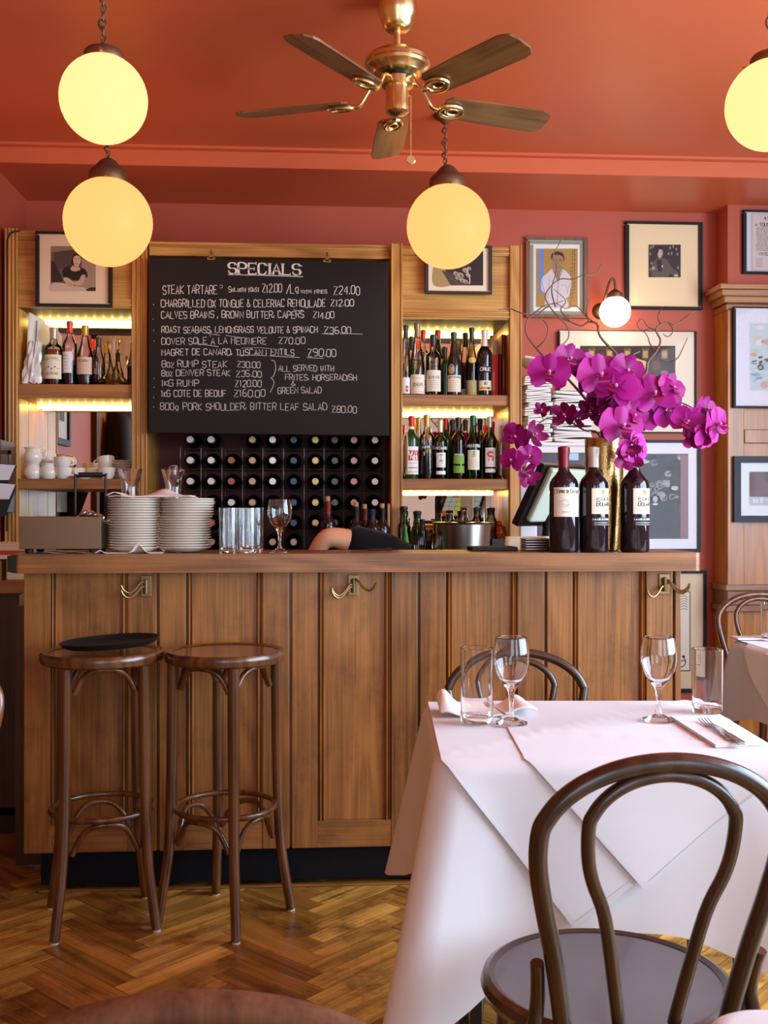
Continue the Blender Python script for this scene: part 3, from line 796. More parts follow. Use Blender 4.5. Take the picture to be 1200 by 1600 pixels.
def fork(label, loc, rz, L=.195, rx=0.0):
    t = thing('fork', label, 'fork', loc); t.rotation_euler = (rx, 0, rz)
    mb = MB(); s = L / .195                                         # handle at -y, tines at +y
    prof = [(-.097, .0065, .001), (-.08, .0062, .001), (-.03, .0035, .003), (.01, .0028, .006), (.030, .0050, .004), (.042, .0112, .001), (.052, .0118, .001)]
    n = len(prof); vs = []
    for y, w_, z in prof:
        for xx, zz in ((-w_, z), (w_, z), (w_, z + .0018), (-w_, z + .0018)): vs.append((xx * s, y * s, zz))
    fs = [(0, 1, 2, 3), tuple(4 * (n - 1) + q for q in (3, 2, 1, 0))]
    for i in range(n - 1):
        for q in range(4): fs.append((4 * i + q, 4 * i + 4 + q, 4 * i + 4 + (q + 1) % 4, 4 * i + (q + 1) % 4))
    mb.add(vs, fs); mb.build('fork_stem', 'steel', t, bevel=.0005)
    for x in (-.0098, -.0033, .0033, .0098):
        m2 = MB(); p = [(.050, .0015), (.062, .001), (.080, .0025), (.097, .0055)]
        m2.tube([(x * s, y * s, z + .001) for y, z in p], lambda q: .0019 - .0008 * q, 6, flat=.6); m2.build('tine', 'steel', t)
    return t
def knife(label, loc, rz, L=.205):
    t = thing('table_knife', label, 'knife', loc, rz)
    MB().prism([(-.0075, -.1), (.0075, -.1), (.0062, -.01), (-.0062, -.01)], 0.0, .0062).build('knife_handle', 'steel', t, bevel=.002)
    MB().prism([(-.006, -.01), (.006, -.01), (.0085, .02), (.009, .075), (.003, .098), (-.006, .104)], .002, .0036).build('blade', 'steel', t, bevel=.0004)
    return t
# folded napkin with fork and knife at the right place
def flatnapkin(label, quad, z, th=.006):
    c = sum((Vector(q) for q in quad), Vector()) / 4; c.z = z
    mb = MB(); pts = [((q - c).x, (q - c).y) for q in quad]
    for k in range(3):
        s = 1 - .012 * k; mb.prism([(x * s, y * s) for x, y in pts], k * th / 3, (k + .85) * th / 3)
    t = thing('napkin', label, 'napkin', c); mb.build('folded_cloth', 'white_cloth', t, bevel=.0012); return t
zn = ZTAB
flatnapkin('flat folded white napkin under the fork and knife', [PZ(1046, 1122, zn), PZ(1093, 1121, zn), PZ(1196, 1164, zn), PZ(1118, 1168, zn)], zn)
def layT(px0, py0, px1, py1, z):                                     # a stick lying from one seen point to another
    a, b = PZ(px0, py0, z), PZ(px1, py1, z); m = (a + b) / 2; m.z = z; d = b - a
    return m, math.atan2(d.y, d.x) - math.pi / 2, (b - a).length
m, rz, L = layT(1150, 1163, 1092, 1122, zn + .0065); fork('silver fork lying on the flat napkin beside the knife', m, rz, min(L, .205))
m, rz, L = layT(1159, 1164, 1112, 1133, zn + .0065); knife('silver table knife lying on the flat napkin beside the fork', m, rz)
# rolled napkin with a fork at the left place
t = thing('napkin', 'loosely folded white napkin behind the left tumbler', 'napkin', on(765, 1112))
def fold(u, v):
    x = -.125 + .23 * u; y = .055 - .11 * v
    z = .004 + .040 * math.exp(-((u - .08) / .10) ** 2) * (1 - .8 * v) + .032 * math.exp(-((u - .85) / .13) ** 2) * (1 - .7 * v) + .006 * math.sin(5 * u + 3 * v)
    return (x, y, z)
MB().sheet(fold, 30, 12).build('folded_cloth', 'linen', t, solid=.005, sub=1)
m, rz, L = layT(785, 1121, 768, 1104, zn + .018); fork('fork resting on the loosely folded napkin', m + Vector((.0, .01, 0)), rz + .2, .12)
t = thing('napkin', 'folded white napkin lying on the right table', 'napkin', PZ(1182, 1000, .757) + Vector((0, .03, 0)))
MB().box((-.07, -.03, 0), (.09, .05, .007)).build('folded_cloth', 'linen', t, bevel=.002)

# ================================================================== PENDANT GLOBES, WALL LAMP, FAN
def pendant(label, px, py, d, r, big, mat, group, lean=0.0):
    c = camxy(px, d); zc = H + (800 - py) / F * d
    zceil = ZC
    t = thing('pendant_lamp', label, 'lamp', (c.x, c.y, zceil), 0, group)
    zr = zc - zceil
    MB().lathe([(0, 0), (.048, 0), (.050, -.006), (.040, -.014), (.022, -.022), (.014, -.034), (.005, -.038), (0, -.038)], 24).build('ceiling_rose', 'lamp_brass', t)
    prof = [(r * math.sin(R(a)), -r * math.cos(R(a)) + zr) for a in [0.01] + list(range(6, 160, 7)) + [158]]
    MB().lathe(prof, 44, (lean, 0, 0)).build('glass_globe', mat, t)
    zt = zr + r * .93
    if big:
        cap = [(r * .42, zr + r * .90), (r * .44, zt + .006), (r * .43, zt + .032), (r * .38, zt + .045), (r * .30, zt + .050), (r * .27, zt + .062), (r * .17, zt + .082), (r * .06, zt + .092), (0, zt + .094)]; top = zt + .094
    else:
        cap = [(r * .45, zr + r * .885), (r * .46, zt - .002), (r * .455, zt + .014), (r * .40, zt + .022), (r * .2, zt + .027), (r * .10, zt + .040), (0, zt + .042)]; top = zt + .042
    g = MB().lathe(cap, 28, (lean * .7, 0, 0)).build('gallery', 'lamp_brass', t)
    for k in range(3):
        a = R(35 + 120 * k)
        MB().tube([(lean * .7 + r * .44 * math.cos(a), r * .44 * math.sin(a), zr + r * .905), (lean * .7 + (r * .44 + .022) * math.cos(a), (r * .44 + .022) * math.sin(a), zr + r * .905)], .0045, 8).build('thumbscrew', 'hook_brass', g)
    mb = MB(); z = top + .008; k = 0; L = .026
    while z < -.034:
        pts = []
        for i in range(14):
            a = 2 * math.pi * i / 14; x, zz = .0072 * math.cos(a), .0135 * math.sin(a)
            pts.append((x, 0, z + zz + .006) if k % 2 == 0 else (0, x, z + zz + .006))
        mb.tube(pts, .0022, 6, True); z += .0205; k += 1
    mb.build('chain', 'lamp_brass', t)
    n = 24; MB().tube([(.009 * math.sin(i * .9) - .006, .006 * math.cos(i * .9), top + (-.03 - top) * i / n) for i in range(n + 1)], .0028, 6).build('flex', 'lamp_brass', t)
    return t
gg = 'opal globe pendant lamps'
pendant('glowing globe pendant with flat brass cap, upper of the two at left', 162, 155, 2.96, .1215, False, 'globe_bright', gg)
pendant('larger glowing globe pendant with domed brass cap, lower at left', 169, 347, 4.20, .1740, True, 'globe_warm', gg)
pendant('glowing globe pendant with domed brass cap beside the ceiling fan', 696, 354, 4.28, .1690, True, 'globe_warm', gg, .012)
pendant('glowing globe pendant cut off by the right edge', 1205, 164, 2.90, .1225, False, 'globe_bright', gg)

def wall_lamp():
    Yl = 5.17; c = P(961, 487, Yl)
    t = thing('wall_lamp', 'small brass wall lamp with round white glowing shade', 'lamp', (c.x, YW, c.z))
    dy = Yl - YW; r = .077
    MB().lathe([(r * math.sin(R(a)), r * math.cos(R(a))) for a in [22] + list(range(28, 180, 8)) + [179.9]], 36, (0, dy, 0)).build('glass_globe', 'globe_wall', t)
    MB().lathe([(.036, r - .014), (.040, r - .004), (.038, r + .012), (.020, r + .026), (.010, r + .034), (0, r + .036)], 24, (0, dy, 0)).build('gallery', 'lamp_brass', t)
    MB().tube(smoothpath([(-.040, 0, .02), (-.040, -.035, .045), (-.036, dy * .75, .105), (-.026, dy, .150), (-.010, dy, .163), (0, dy, .140), (0, dy, r + .03)], 7), .006, 10).build('swan_neck', 'lamp_brass', t)
    MB().lathe([(0, .016), (.02, .014), (.038, .006), (.042, 0), (0, 0)], 28, (-.045, 0, .022), mtx=Matrix.Rotation(R(90), 3, 'X')).build('wall_plate', 'aged_brass', t)
wall_lamp()

def fan():
    d = 3.30; c = camxy(621, d); z = lambda py: H + (800 - py) / F * d - ZC
    t = thing('ceiling_fan', 'brass ceiling fan with five wooden blades and pull chain', 'fan', (c.x, c.y, ZC))
    MB().lathe([(0, 0), (.058, -.001), (.062, -.02), (.062, -.045), (.058, -.06), (.050, -.075), (.047, -.090), (.036, -.103), (.030, -.106), (0, -.106)], 40).build('canopy', 'fan_brass', t)
    MB().lathe([(.011, -.10), (.011, z(76) - .01)], 16).build('downrod', 'fan_brass', t)
    zt, zb = z(76), z(119)
    MB().lathe([(.011, zt + .006), (.022, zt + .002), (.030, zt - .004), (.060, zt - .010), (.088, zt - .024), (.101, zt - .038), (.102, zt - .050), (.097, zt - .052), (.096, zt - .062), (.080, zt - .072), (.074, zt - .080), (.070, zb + .006), (.052, zb), (0, zb)], 48).build('motor_housing', 'fan_brass', t)
    MB().lathe([(.050, zb + .002), (.050, zb - .010), (0, zb - .010)], 36).build('flywheel', 'black_paint', t)
    z2, z3 = z(136), z(181)
    MB().lathe([(.049, zb - .008), (.049, z2 + .002), (.037, z2), (.0365, z3 + .035), (.0375, z3 + .032), (.036, z3 + .012), (.024, z3 + .003), (0, z3)], 36).build('switch_housing', 'fan_brass', t)
    zbl = z(0) * 0 + (2.515 - ZC)
    for k in range(5):
        a = R(90 + 72 * k) - TH * 0; rot = Matrix.Rotation(a, 3, 'Z'); pit = Matrix.Rotation(R(-13), 3, 'X')
        ir = MB()                                                    # blade iron: curved arm ending in a ring
        path = smoothpath([(.046, 0, zb - .016), (.075, 0, zb - .020), (.095, 0, zbl + .030), (.120, 0, zbl - .004), (.150, 0, zbl - .008)], 5)
        ir.tube([rot @ Vector(p) for p in path], .0085, 8, flat=.7)
        ring = [rot @ (Vector((.183 + .040 * math.cos(2 * math.pi * i / 24), 0, zbl - .008)) + pit @ Vector((0, .028 * math.sin(2 * math.pi * i / 24), 0))) for i in range(24)]
        ir.tube(ring, .0075, 8, True)
        ring = [rot @ (Vector((.190 + .022 * math.cos(2 * math.pi * i / 20), 0, zbl - .009)) + pit @ Vector((0, .016 * math.sin(2 * math.pi * i / 20), 0))) for i in range(20)]
        ir.tube(ring, .0045, 6, True)
        io = ir.build('blade_iron', 'fan_brass', t)
        pts = [(.155, -.040), (.17, -.052), (.30, -.058), (.49, -.060), (.522, -.046), (.530, -.020), (.530, .030), (.515, .052), (.49, .058), (.30, .055), (.17, .050), (.155, .040)]
        mp = lambda x, y, zz: rot @ (Vector((x, 0, zbl)) + pit @ Vector((0, y, zz)))
        bl = MB().prism(pts, 0.0, .006, mp=lambda x, y, zz: Vector((x, 0, 0)) + pit @ Vector((0, y, zz))).build('blade', 'fan_blade_wood', t, loc=(0, 0, zbl), rot=(0, 0, a), bevel=.0015)
    mb = MB(); x0 = Vector((.036, -.010, z(150)))
    pts = [x0, x0 + Vector((.004, 0, -.004))]
    for i in range(1, 40): pts.append(x0 + Vector((.005, 0, -.0048 * i)))
    mb.tube(pts, lambda q: .0012, 6)
    for i in range(1, 40): mb.lathe([(0, -.0018), (.0018, 0), (0, .0018)], 6, x0 + Vector((.005, 0, -.0048 * i)))
    pc = mb.build('pull_chain', 'fan_brass', t)
    e = x0 + Vector((.005, 0, -.0048 * 39 - .014))
    MB().lathe([(0, -.002), (.013, -.002), (.015, 0), (.013, .002), (0, .002)], 20, e, mtx=Matrix.Rotation(R(90), 3, 'X')).build('pull_medallion', 'fan_brass', pc)
fan()
# ================================================================== CHALKBOARD
YK = 4.795
t = thing('chalkboard', 'large black specials chalkboard with handwritten menu and prices', 'chalkboard', P(420, 540, YK)); og = t.location.copy()
q = [P(232, 402, YK), P(607, 408, YK), P(608, 681, YK), P(232, 676, YK)]
mb = MB(); mb.add([p + Vector((0, .022, 0)) for p in q] + q, [(3, 2, 1, 0), (4, 5, 6, 7), (0, 1, 5, 4), (1, 2, 6, 5), (2, 3, 7, 6), (3, 0, 4, 7)])
mb.build('board', 'chalkboard', t, org=og, bevel=.002)
cm = lambda x, y: P(220 + x / 3.0, 380 + y / 3.0, YK - .0012)
rk = random.Random(21)
LINES = [('STEAK TARTARE', 103, 358, 238, 40, 1), ('Sml.with toast', 412, 555, 228, 26, .8), ('#12.00', 570, 660, 232, 38, 1), ('/Lg', 682, 742, 238, 44, 1), ('with fries', 752, 872, 236, 22, .8), ('#24.00', 904, 1028, 240, 38, 1),
         ('CHARGRILLED OX TONGUE & CELERIAC REMOULADE', 96, 866, 299, 34, 1), ('#12.00', 890, 998, 294, 30, 1), ('CALVES BRAINS , BROWN BUTTER, CAPERS', 97, 764, 351, 32, .95), ('#14.00', 808, 905, 352, 30, .9),
         ('ROAST SEABASS, LEMONGRASS VELOUTE & SPINACH', 98, 828, 420, 29, .9), ('#36.00', 860, 986, 422, 30, .9), ('DOVER SOLE A LA MEUNIERE', 98, 588, 473, 30, .8), ('#70.00', 647, 770, 472, 30, .8),
         ('MAGRET DE CANARD, TUSCAN LENTILS', 98, 720, 526, 29, .9), ('#90.00', 784, 915, 530, 34, .9), ('8oz RUMP STEAK', 98, 405, 582, 30, .8), ('#30.00', 452, 560, 583, 28, .8),
         ('8oz DENVER STEAK', 98, 418, 622, 28, .8), ('#35.00', 447, 566, 626, 28, .8), ('1kG RUMP', 95, 272, 670, 30, .8), ('#120.00', 442, 565, 672, 30, .8), ('1kG COTE DE BEOUF', 95, 400, 719, 30, .85), ('#160.00', 437, 582, 720, 32, .8),
         ('ALL SERVED WITH', 645, 905, 600, 27, .75), ('FRITES, HORSERADISH', 677, 1012, 643, 27, .75), ('&', 706, 724, 668, 20, .75), ('GREEN SALAD', 643, 846, 704, 28, .75), ('800g PORK SHOULDER, BITTER LEAF SALAD', 92, 872, 782, 32, .75), ('#80.00', 896, 1012, 795, 30, .75)]
for s_, x0, x1, y, cap, tone in LINES:
    mb = MB(); write(mb, s_, x0, x1, y, -cap, 3.1, (tone,) * 3, cm, .5, rk); mb.build('chalk_writing', 'chalk', t, org=og)
mb = MB()
st, W = strokes('SPECIALS'); kx, ky = (748 - 412) / W, 50 / 6
for pl in st:                                                       # painted heading with heavy uprights and small serifs
    pp = [(412 + a * kx, 142 - b * ky + (a * kx) * .02) for a, b in pl]
    if len(pp) >= 6: pp = [(v.x, v.y) for v in smoothpath([(a, b, 0) for a, b in pp], 4)]
    wd = []
    for i in range(len(pp)):
        a, b = pp[max(0, i - 1)], pp[min(len(pp) - 1, i + 1)]; l = math.hypot(b[0] - a[0], b[1] - a[1]) or 1
        wd.append(4 + 7 * abs(b[1] - a[1]) / l)
    mb.ribbon(pp, wd, (1.05, 1.05, 1.05), cm)
    for e, n_ in ((pp[0], pp[1]), (pp[-1], pp[-2])):
        if abs(e[0] - n_[0]) < abs(e[1] - n_[1]) * .8: mb.ribbon([(e[0] - 9, e[1]), (e[0] + 9, e[1])], 4, (1.05, 1.05, 1.05), cm)
        else: mb.ribbon([(e[0], e[1] - 7), (e[0], e[1] + 7)], 4, (1.05, 1.05, 1.05), cm)
mb.build('painted_heading', 'chalk', t, org=og)
mb = MB()
for pts, wd in (([(410, 147), (585, 151), (760, 157)], 4), ([(716, 312), (740, 316), (758, 313)], 2.5), ([(300, 420), (340, 427), (372, 432)], 2.2), ([(398, 432), (450, 440), (505, 446)], 2), ([(255, 468), (300, 476), (365, 485)], 2.4),
                ([(450, 524), (560, 526), (745, 536)], 2.4), ([(848, 424), (905, 428)], 2.2), ([(935, 424), (1040, 426)], 2.0), ([(778, 536), (855, 540)], 2.4), ([(470, 492), (560, 490), (640, 498)], 1.4),
                ([(612, 548), (628, 556), (632, 590), (622, 622), (610, 632), (620, 640), (624, 660), (606, 700)], 2.6), ([(322, 432), (328, 437)], 3), ([(368, 200), (380, 196), (382, 208), (370, 210)], 2)):
    mb.ribbon([(v.x, v.y) for v in smoothpath([(a, b, 0) for a, b in pts], 4)], wd, (.8, .8, .8), cm)
for x, y in ((60, 288), (58, 356), (60, 408), (62, 458), (62, 634), (62, 676), (60, 723), (60, 767)): mb.ribbon([(x - 2, y), (x + 2, y)], 4, (.7, .7, .7), cm)
mb.build('chalk_rules', 'chalk', t, org=og)
for px, py in ((330, 398), (511, 402)):
    c = P(px, py, YK - .004)
    h = MB().box(c + Vector((-.008, -.004, -.018)), c + Vector((.008, .006, .012))).tube([c + Vector((0, -.006, .004)), c + Vector((0, -.012, .012)), c + Vector((0, -.006, .02))], .003, 6)
    h.box(c + Vector((-.018, -.004, -.024)), c + Vector((.018, .004, -.012))); h.build('hanging_clip', 'hook_brass', t, org=og)

# ================================================================== WINE RACK
RC = [296.7, 329.3, 361, 394, 425.7, 458.7, 492.7, 523, 553, 586]; RY = [690.7, 722.7, 754.3, 786.5, 817.5, 847]
RGX = [281.7, 314, 346.7, 378.7, 410.7, 442.7, 475, 506, 536.7, 568.3, 600]; RGY = [702.3, 734, 766, 798.3, 829.5, 859]
YN = 4.945
t = thing('wine_rack', 'thin wire wine rack under the chalkboard full of lying bottles', 'wine rack', P(440, 860, 5.06)); og = t.location.copy()
zb_, zt_ = ZB, Z(702.3, 5.02)
for k, yy in enumerate((5.02, 5.20)):
    f = 1 if k == 0 else 1
    for gx in RGX:
        x = X(gx, 5.02); MB().tube([(x, yy, zb_), (x, yy, zt_ + .004)], .0016, 6).build('upright_wire', 'wire', t, org=og)
    for gy in RGY:
        z = Z(gy, 5.02); MB().tube([(X(RGX[0], 5.02), yy, z), (X(RGX[-1], 5.02), yy, z)], .0016, 6).build('cross_wire', 'wire', t, org=og)
mb = MB()
for gx in RGX:
    for gy in RGY[:-1]:
        x, z = X(gx, 5.02), Z(gy, 5.02)
        mb.tube([(x - .012, 5.0185, z), (x, 5.0185, z + .011), (x + .012, 5.0185, z)], .0012, 5)
mb.build('corner_clips', 'wire', t, org=og)
ORD = ['first', 'second', 'third', 'fourth', 'fifth', 'sixth', 'seventh', 'eighth', 'ninth', 'tenth', 'eleventh', 'twelfth', 'thirteenth', 'fourteenth', 'fifteenth', 'sixteenth', 'seventeenth', 'eighteenth', 'nineteenth', 'twentieth', 'twenty-first', 'twenty-second']
CAPS = [('white', (.86, .82, .76)), ('cream', (.90, .84, .70)), ('dark red', (.42, .12, .07)), ('copper', (.62, .38, .18)), ('white', (.86, .80, .72)), ('navy', (.05, .07, .12)), ('gold', (.68, .46, .14)), ('charcoal', (.08, .07, .07)), ('dusty red', (.50, .20, .17)), ('pink', (.78, .58, .54))]
def rack_bottle(col):
    """a bottle lying with its neck towards the room; its own +Y runs from the neck tip to the foot"""
    t = thing('lying_wine_bottle', '', 'bottle', (0, 0, 0)); M = Matrix.Rotation(R(-90), 3, 'X')
    MB().lathe([(0, .300), (.034, .300), (.0375, .292), (.0375, .115), (.034, .095), (.024, .075), (.0155, .060), (.0145, .012)], 24, mtx=M).build('glass_body', 'rack_bottle', t)
    MB().lathe([(.0150, .075), (.0158, .058), (.0152, .006), (.0160, .004), (.0160, .0015), (.0145, 0), (.0060, 0), (.0058, .0006), (.0044, .0006), (.0042, 0), (0, 0)], 20, mtx=M, col=col).build('capsule', 'foil', t)
    return t
protos = {}
for r in range(6):
    for c in range(10):
        cn, cc = CAPS[c]
        if (r, c) in ((0, 2), (5, 3), (5, 6), (5, 8), (4, 2), (4, 4)): continue
        if (r, c) == (3, 2): cn, cc = 'white', CAPS[0][1]
        if r == 4 and c == 1: cn, cc = 'orange', (.75, .25, .08)
        if r == 5: cn, cc = 'pale gold', (.72, .58, .36)
        x = X(RC[c], YN); z = Z(RY[r], YN); 
        zfloor = Z(RGY[r], 5.02); z = zfloor + .0017 + .0376
        lab = 'lying wine bottle with %s capsule, %s row of the wire rack, %s column' % (cn, ORD[r], ORD[c])
        if cn not in protos:
            b = protos[cn] = rack_bottle(cc); b.location = (x, YN, z); b['label'] = lab; b['group'] = 'wine bottles lying in the wire rack'
        else: dup(protos[cn], (x, YN, z), label=lab)

# ================================================================== STANDING BOTTLES
def profile(kind, h, r, nr):
    if kind == 'bordeaux': p = [(r, .60), (.985 * r, .645), (.88 * r, .69), (.62 * r, .735), (nr * 1.25, .775), (nr * 1.04, .82)]
    elif kind == 'burgundy': p = [(r, .46), (.97 * r, .52), (.80 * r, .61), (.56 * r, .70), (nr * 1.25, .79), (nr * 1.03, .88)]
    elif kind == 'flute': p = [(r, .36), (.97 * r, .44), (.84 * r, .55), (.64 * r, .67), (nr * 1.25, .80), (nr * 1.02, .90)]
    elif kind == 'spirit': p = [(r, .60), (.985 * r, .64), (.86 * r, .69), (.55 * r, .735), (nr * 1.15, .77), (nr, .82)]
    else: p = [(r, .70), (.97 * r, .76), (.75 * r, .82), (nr * 1.1, .87), (nr, .90)]
    body = smoothprof([(a, b * h) for a, b in p], 3)
    return [(0, .004), (.80 * r, .003), (.86 * r, 0), (.94 * r, .001), (r, .008)] + body + [(nr, .955 * h), (nr * 1.18, .957 * h), (nr * 1.18, .985 * h), (nr, .988 * h), (nr, h)]
def radius_at(prof, z):
    for (r0, z0), (r1, z1) in zip(prof[3:], prof[4:]):
        if z0 <= z <= z1 and z1 > z0: return r0 + (r1 - r0) * (z - z0) / (z1 - z0)
    return prof[-1][0]
def stick_label(t, R0, z0, z1, half, bg, deco, name='label', yaw=0.0, mat='print', round_=False):
    """paper wrapped on a bottle; deco items in label fractions: rect, ell, text"""
    Hh, Wd = z1 - z0, 2 * half * R0; mb = MB(); lay = [0]
    def mp(e):
        rr = R0 + .0006 + .00018 * e
        return lambda s, v: (rr * math.sin(yaw + (s - .5) * 2 * half), -rr * math.cos(yaw + (s - .5) * 2 * half), z0 + v * Hh)
    def patch(a0, a1, b0, b1, col, e):
        n = max(1, int((a1 - a0) * 12)); m_ = mp(e)
        mb.sheet(lambda u, v: m_(a0 + (a1 - a0) * u, b0 + (b1 - b0) * v), n, 1, col)
    if round_:
        m_ = mp(0); n = 24
        mb.sheet(lambda u, v: m_(.5 + .5 * v * math.cos(6.2832 * u), .5 + .5 * v * math.sin(6.2832 * u)), n, 3, bg)
    else: patch(0, 1, 0, 1, bg, 0)
    for i, d in enumerate(deco):
        e = i + 1
        if d[0] == 'rect': patch(d[1], d[2], d[3], d[4], d[5], e)
        elif d[0] == 'ell':
            m_ = mp(e); mb.sheet(lambda u, v: m_(d[1] + d[3] * v * math.cos(6.2832 * u), d[2] + d[4] * v * math.sin(6.2832 * u)), 16, 1, d[5])
        elif d[0] == 'text':
            _, s_, xc, yc, wfrac, cap, col = d[:7]; wd = d[7] if len(d) > 7 else cap * .16
            m_ = mp(e); W_ = wfrac; asp = Hh / Wd
            write(mb, s_, xc - W_ / 2, xc + W_ / 2, yc, cap, wd, col, m_, .1, rk, d[8] if len(d) > 8 else 0)
        elif d[0] == 'line': mb.ribbon(d[1], d[2], d[3], mp(e))
    return mb.build(name, mat, t)
def bottle(name, label, loc, h, r, kind='bordeaux', gl='bottle_glass', cap=(.1, .1, .1), capl=.16, labels=(), liquid=None, fill=.55, group=None, nr=None, capmat='foil', n=28):
    t = thing(name, label, 'bottle', loc, 0, group); nr = nr or max(.010, .36 * r)
    pr = profile(kind, h, r, nr)
    MB().lathe(pr, n).build('glass_body', gl, t)
    if liquid:
        lq = [(0, .008)] + [(max(.002, a - .0025), max(b, .008)) for a, b in pr[3:] if b <= fill * h]; zl = fill * h; rl = radius_at(pr, zl) - .0025
        MB().lathe(lq + [(rl, zl), (0, zl)], n).build('liquid', liquid, t)
    z0 = h * (1 - capl)
    MB().lathe([(radius_at(pr, z0) + .0006, z0), (radius_at(pr, (z0 + h) / 2) + .0012, (z0 + h) / 2), (nr * 1.18 + .001, h * .955), (nr * 1.18 + .001, h), (nr * .9, h + .003), (0, h + .003)], n, col=cap).build('capsule', capmat, t)
    for L in labels:
        z0, z1, half, bg, deco = L[:5]; kw = L[5] if len(L) > 5 else {}
        stick_label(t, r if z1 < .58 * h else max(radius_at(pr, z0 * 1.0), radius_at(pr, z1)), z0, z1, half, bg, deco, **kw)
    return t
K, CR, W_, RD, OL, GD = (.04, .035, .03), S(236, 222, 196), S(240, 234, 226), S(190, 40, 30), S(150, 140, 90), S(206, 160, 70)
def faint(n, y0, y1, col=(.35, .3, .26), x0=.15, x1=.85):            # rows of tiny print on a label
    out = []
    for i in range(n):
        y = y0 + (y1 - y0) * i / max(1, n - 1); a, b = x0 + rk.uniform(0, .12), x1 - rk.uniform(0, .12); out.append(('rect', a, b, y, y + .018, col))
    return out
def sb(name, label, px, pyt, wpx, Y, zf, **kw):                      # a bottle standing at zf on a shelf, its top and width as seen
    c = P(px, 800, Y); h = Z(pyt, Y, px) - zf; r = wpx / 2 / F * Y
    kw.setdefault('group', None)
    return bottle(name, label, (c.x, Y, zf), h, r, **kw)
zt = topR[0] + .0005; zm = topR[1] + .0005
g = 'bottles on the upper right shelf'
def lb(f0, f1, half, bg, deco, **kw): return (f0, f1, half, bg, deco, kw)
def H_(pyt, Y, zf): return Z(pyt, Y) - zf
h = H_(509, 4.93, zt); sb('spirit_bottle', 'tall clear bottle with black cap at the left end of the upper right shelf', 634, 509, 15, 4.93, zt, kind='flute', cap=K, capl=.17, labels=[lb(.01, h * .26, .9, W_, [('ell', .6, .3, .2, .2, RD)])], liquid='pale_liquid', group=g)
h = H_(506, 4.93, zt); sb('spirit_bottle', 'clear flute bottle with silver capsule and wide cream label', 652, 506, 23, 4.93, zt, kind='flute', cap=S(150, 130, 90), capl=.19, labels=[lb(.008, h * .29, 1.2, CR, [('text', 'SCHNAPS', .5, .4, .6, .14, K)] + faint(4, .1, .8))], liquid='pale_liquid', fill=.5, group=g)
sb('spirit_bottle', 'round clear bottle with red cap standing behind the cream labelled bottles', 661, 517, 20, 5.08, zt, kind='spirit', cap=S(200, 50, 40), capl=.14, labels=[lb(.06, .09, .5, GD, [])], liquid='pale_liquid', group=g)
h = H_(524, 4.93, zt); sb('spirit_bottle', 'stout clear bottle with black stopper and tall cream label, upper right shelf', 677, 524, 24, 4.93, zt, kind='spirit', cap=K, capl=.18, labels=[lb(.02, h * .42, 1.15, CR, [('text', 'GENEVER', .5, .6, .66, .13, K)] + faint(5, .15, .5))], liquid='pale_liquid', fill=.55, group=g)
sb('spirit_bottle', 'dark bottle with red capsule and orange band behind the stout one', 684, 517, 22, 5.08, zt, kind='burgundy', gl='black_bottle', cap=S(190, 46, 40), capl=.13, labels=[lb(.165, .195, .9, S(214, 140, 50), [])], group=g)
sb('spirit_bottle', 'small dark green bottle behind, left of the round emblem bottle', 695, 543, 14, 5.06, zt, kind='bordeaux', gl='green_bottle', cap=K, capl=.2, group=g)
h = H_(520, 4.94, zt); sb('spirit_bottle', 'black bitters bottle with cream label and round coloured emblem', 709, 520, 23, 4.94, zt, kind='burgundy', gl='black_bottle', cap=S(70, 52, 40), capl=.13, labels=[lb(.02, h * .33, 1.1, CR, [('text', 'BITTERS', .5, .8, .8, .12, K, .03)] + faint(6, .12, .66)), lb(h * .35, h * .50, .45, S(200, 190, 160), [('ell', .5, .5, .42, .42, S(70, 110, 140)), ('ell', .5, .42, .22, .3, S(222, 140, 60))], yaw=-.45, round_=True)], group=g)
sb('spirit_bottle', 'clear bottle with long black capsule behind, right of the emblem bottle', 727, 521, 20, 5.08, zt, kind='flute', cap=K, capl=.2, labels=[lb(.02, .05, .8, CR, [])], liquid='rose_liquid', group=g)
h = H_(513, 4.95, zt); sb('spirit_bottle', 'slim bottle with black capsule, gold seal and olive label', 737, 513, 18, 4.95, zt, kind='burgundy', gl='smoke_glass', cap=K, capl=.19, labels=[lb(.005, h * .24, 1.2, S(170, 156, 104), faint(4, .2, .75)), lb(h * .49, h * .58, .75, GD, [('ell', .5, .5, .3, .3, S(240, 200, 110))], round_=True)], liquid='red_liquid', fill=.5, group=g)
h = H_(517, 4.94, zt); sb('port_bottle', 'black port bottle with white capsule and white lettering beside the books', 757, 517, 24, 4.94, zt, kind='bordeaux', gl='black_bottle', cap=W_, capl=.24, labels=[lb(h * .09, h * .24, .9, CR, [('text', '10', .5, .55, .2, .3, K), ('rect', .1, .9, .1, .35, S(220, 150, 60)), ('rect', .6, .8, .1, .35, S(120, 60, 30))]), lb(h * .36, h * .46, .9, (.012, .012, .012), [('text', 'CRUZ', .5, .3, .8, .5, W_, .07)])], group=g)
sb('spirit_bottle', 'back bottle with black cap at the far left of the upper right shelf', 643, 527, 12, 5.10, zt, kind='bordeaux', cap=K, capl=.2, liquid='pale_liquid', group=g)
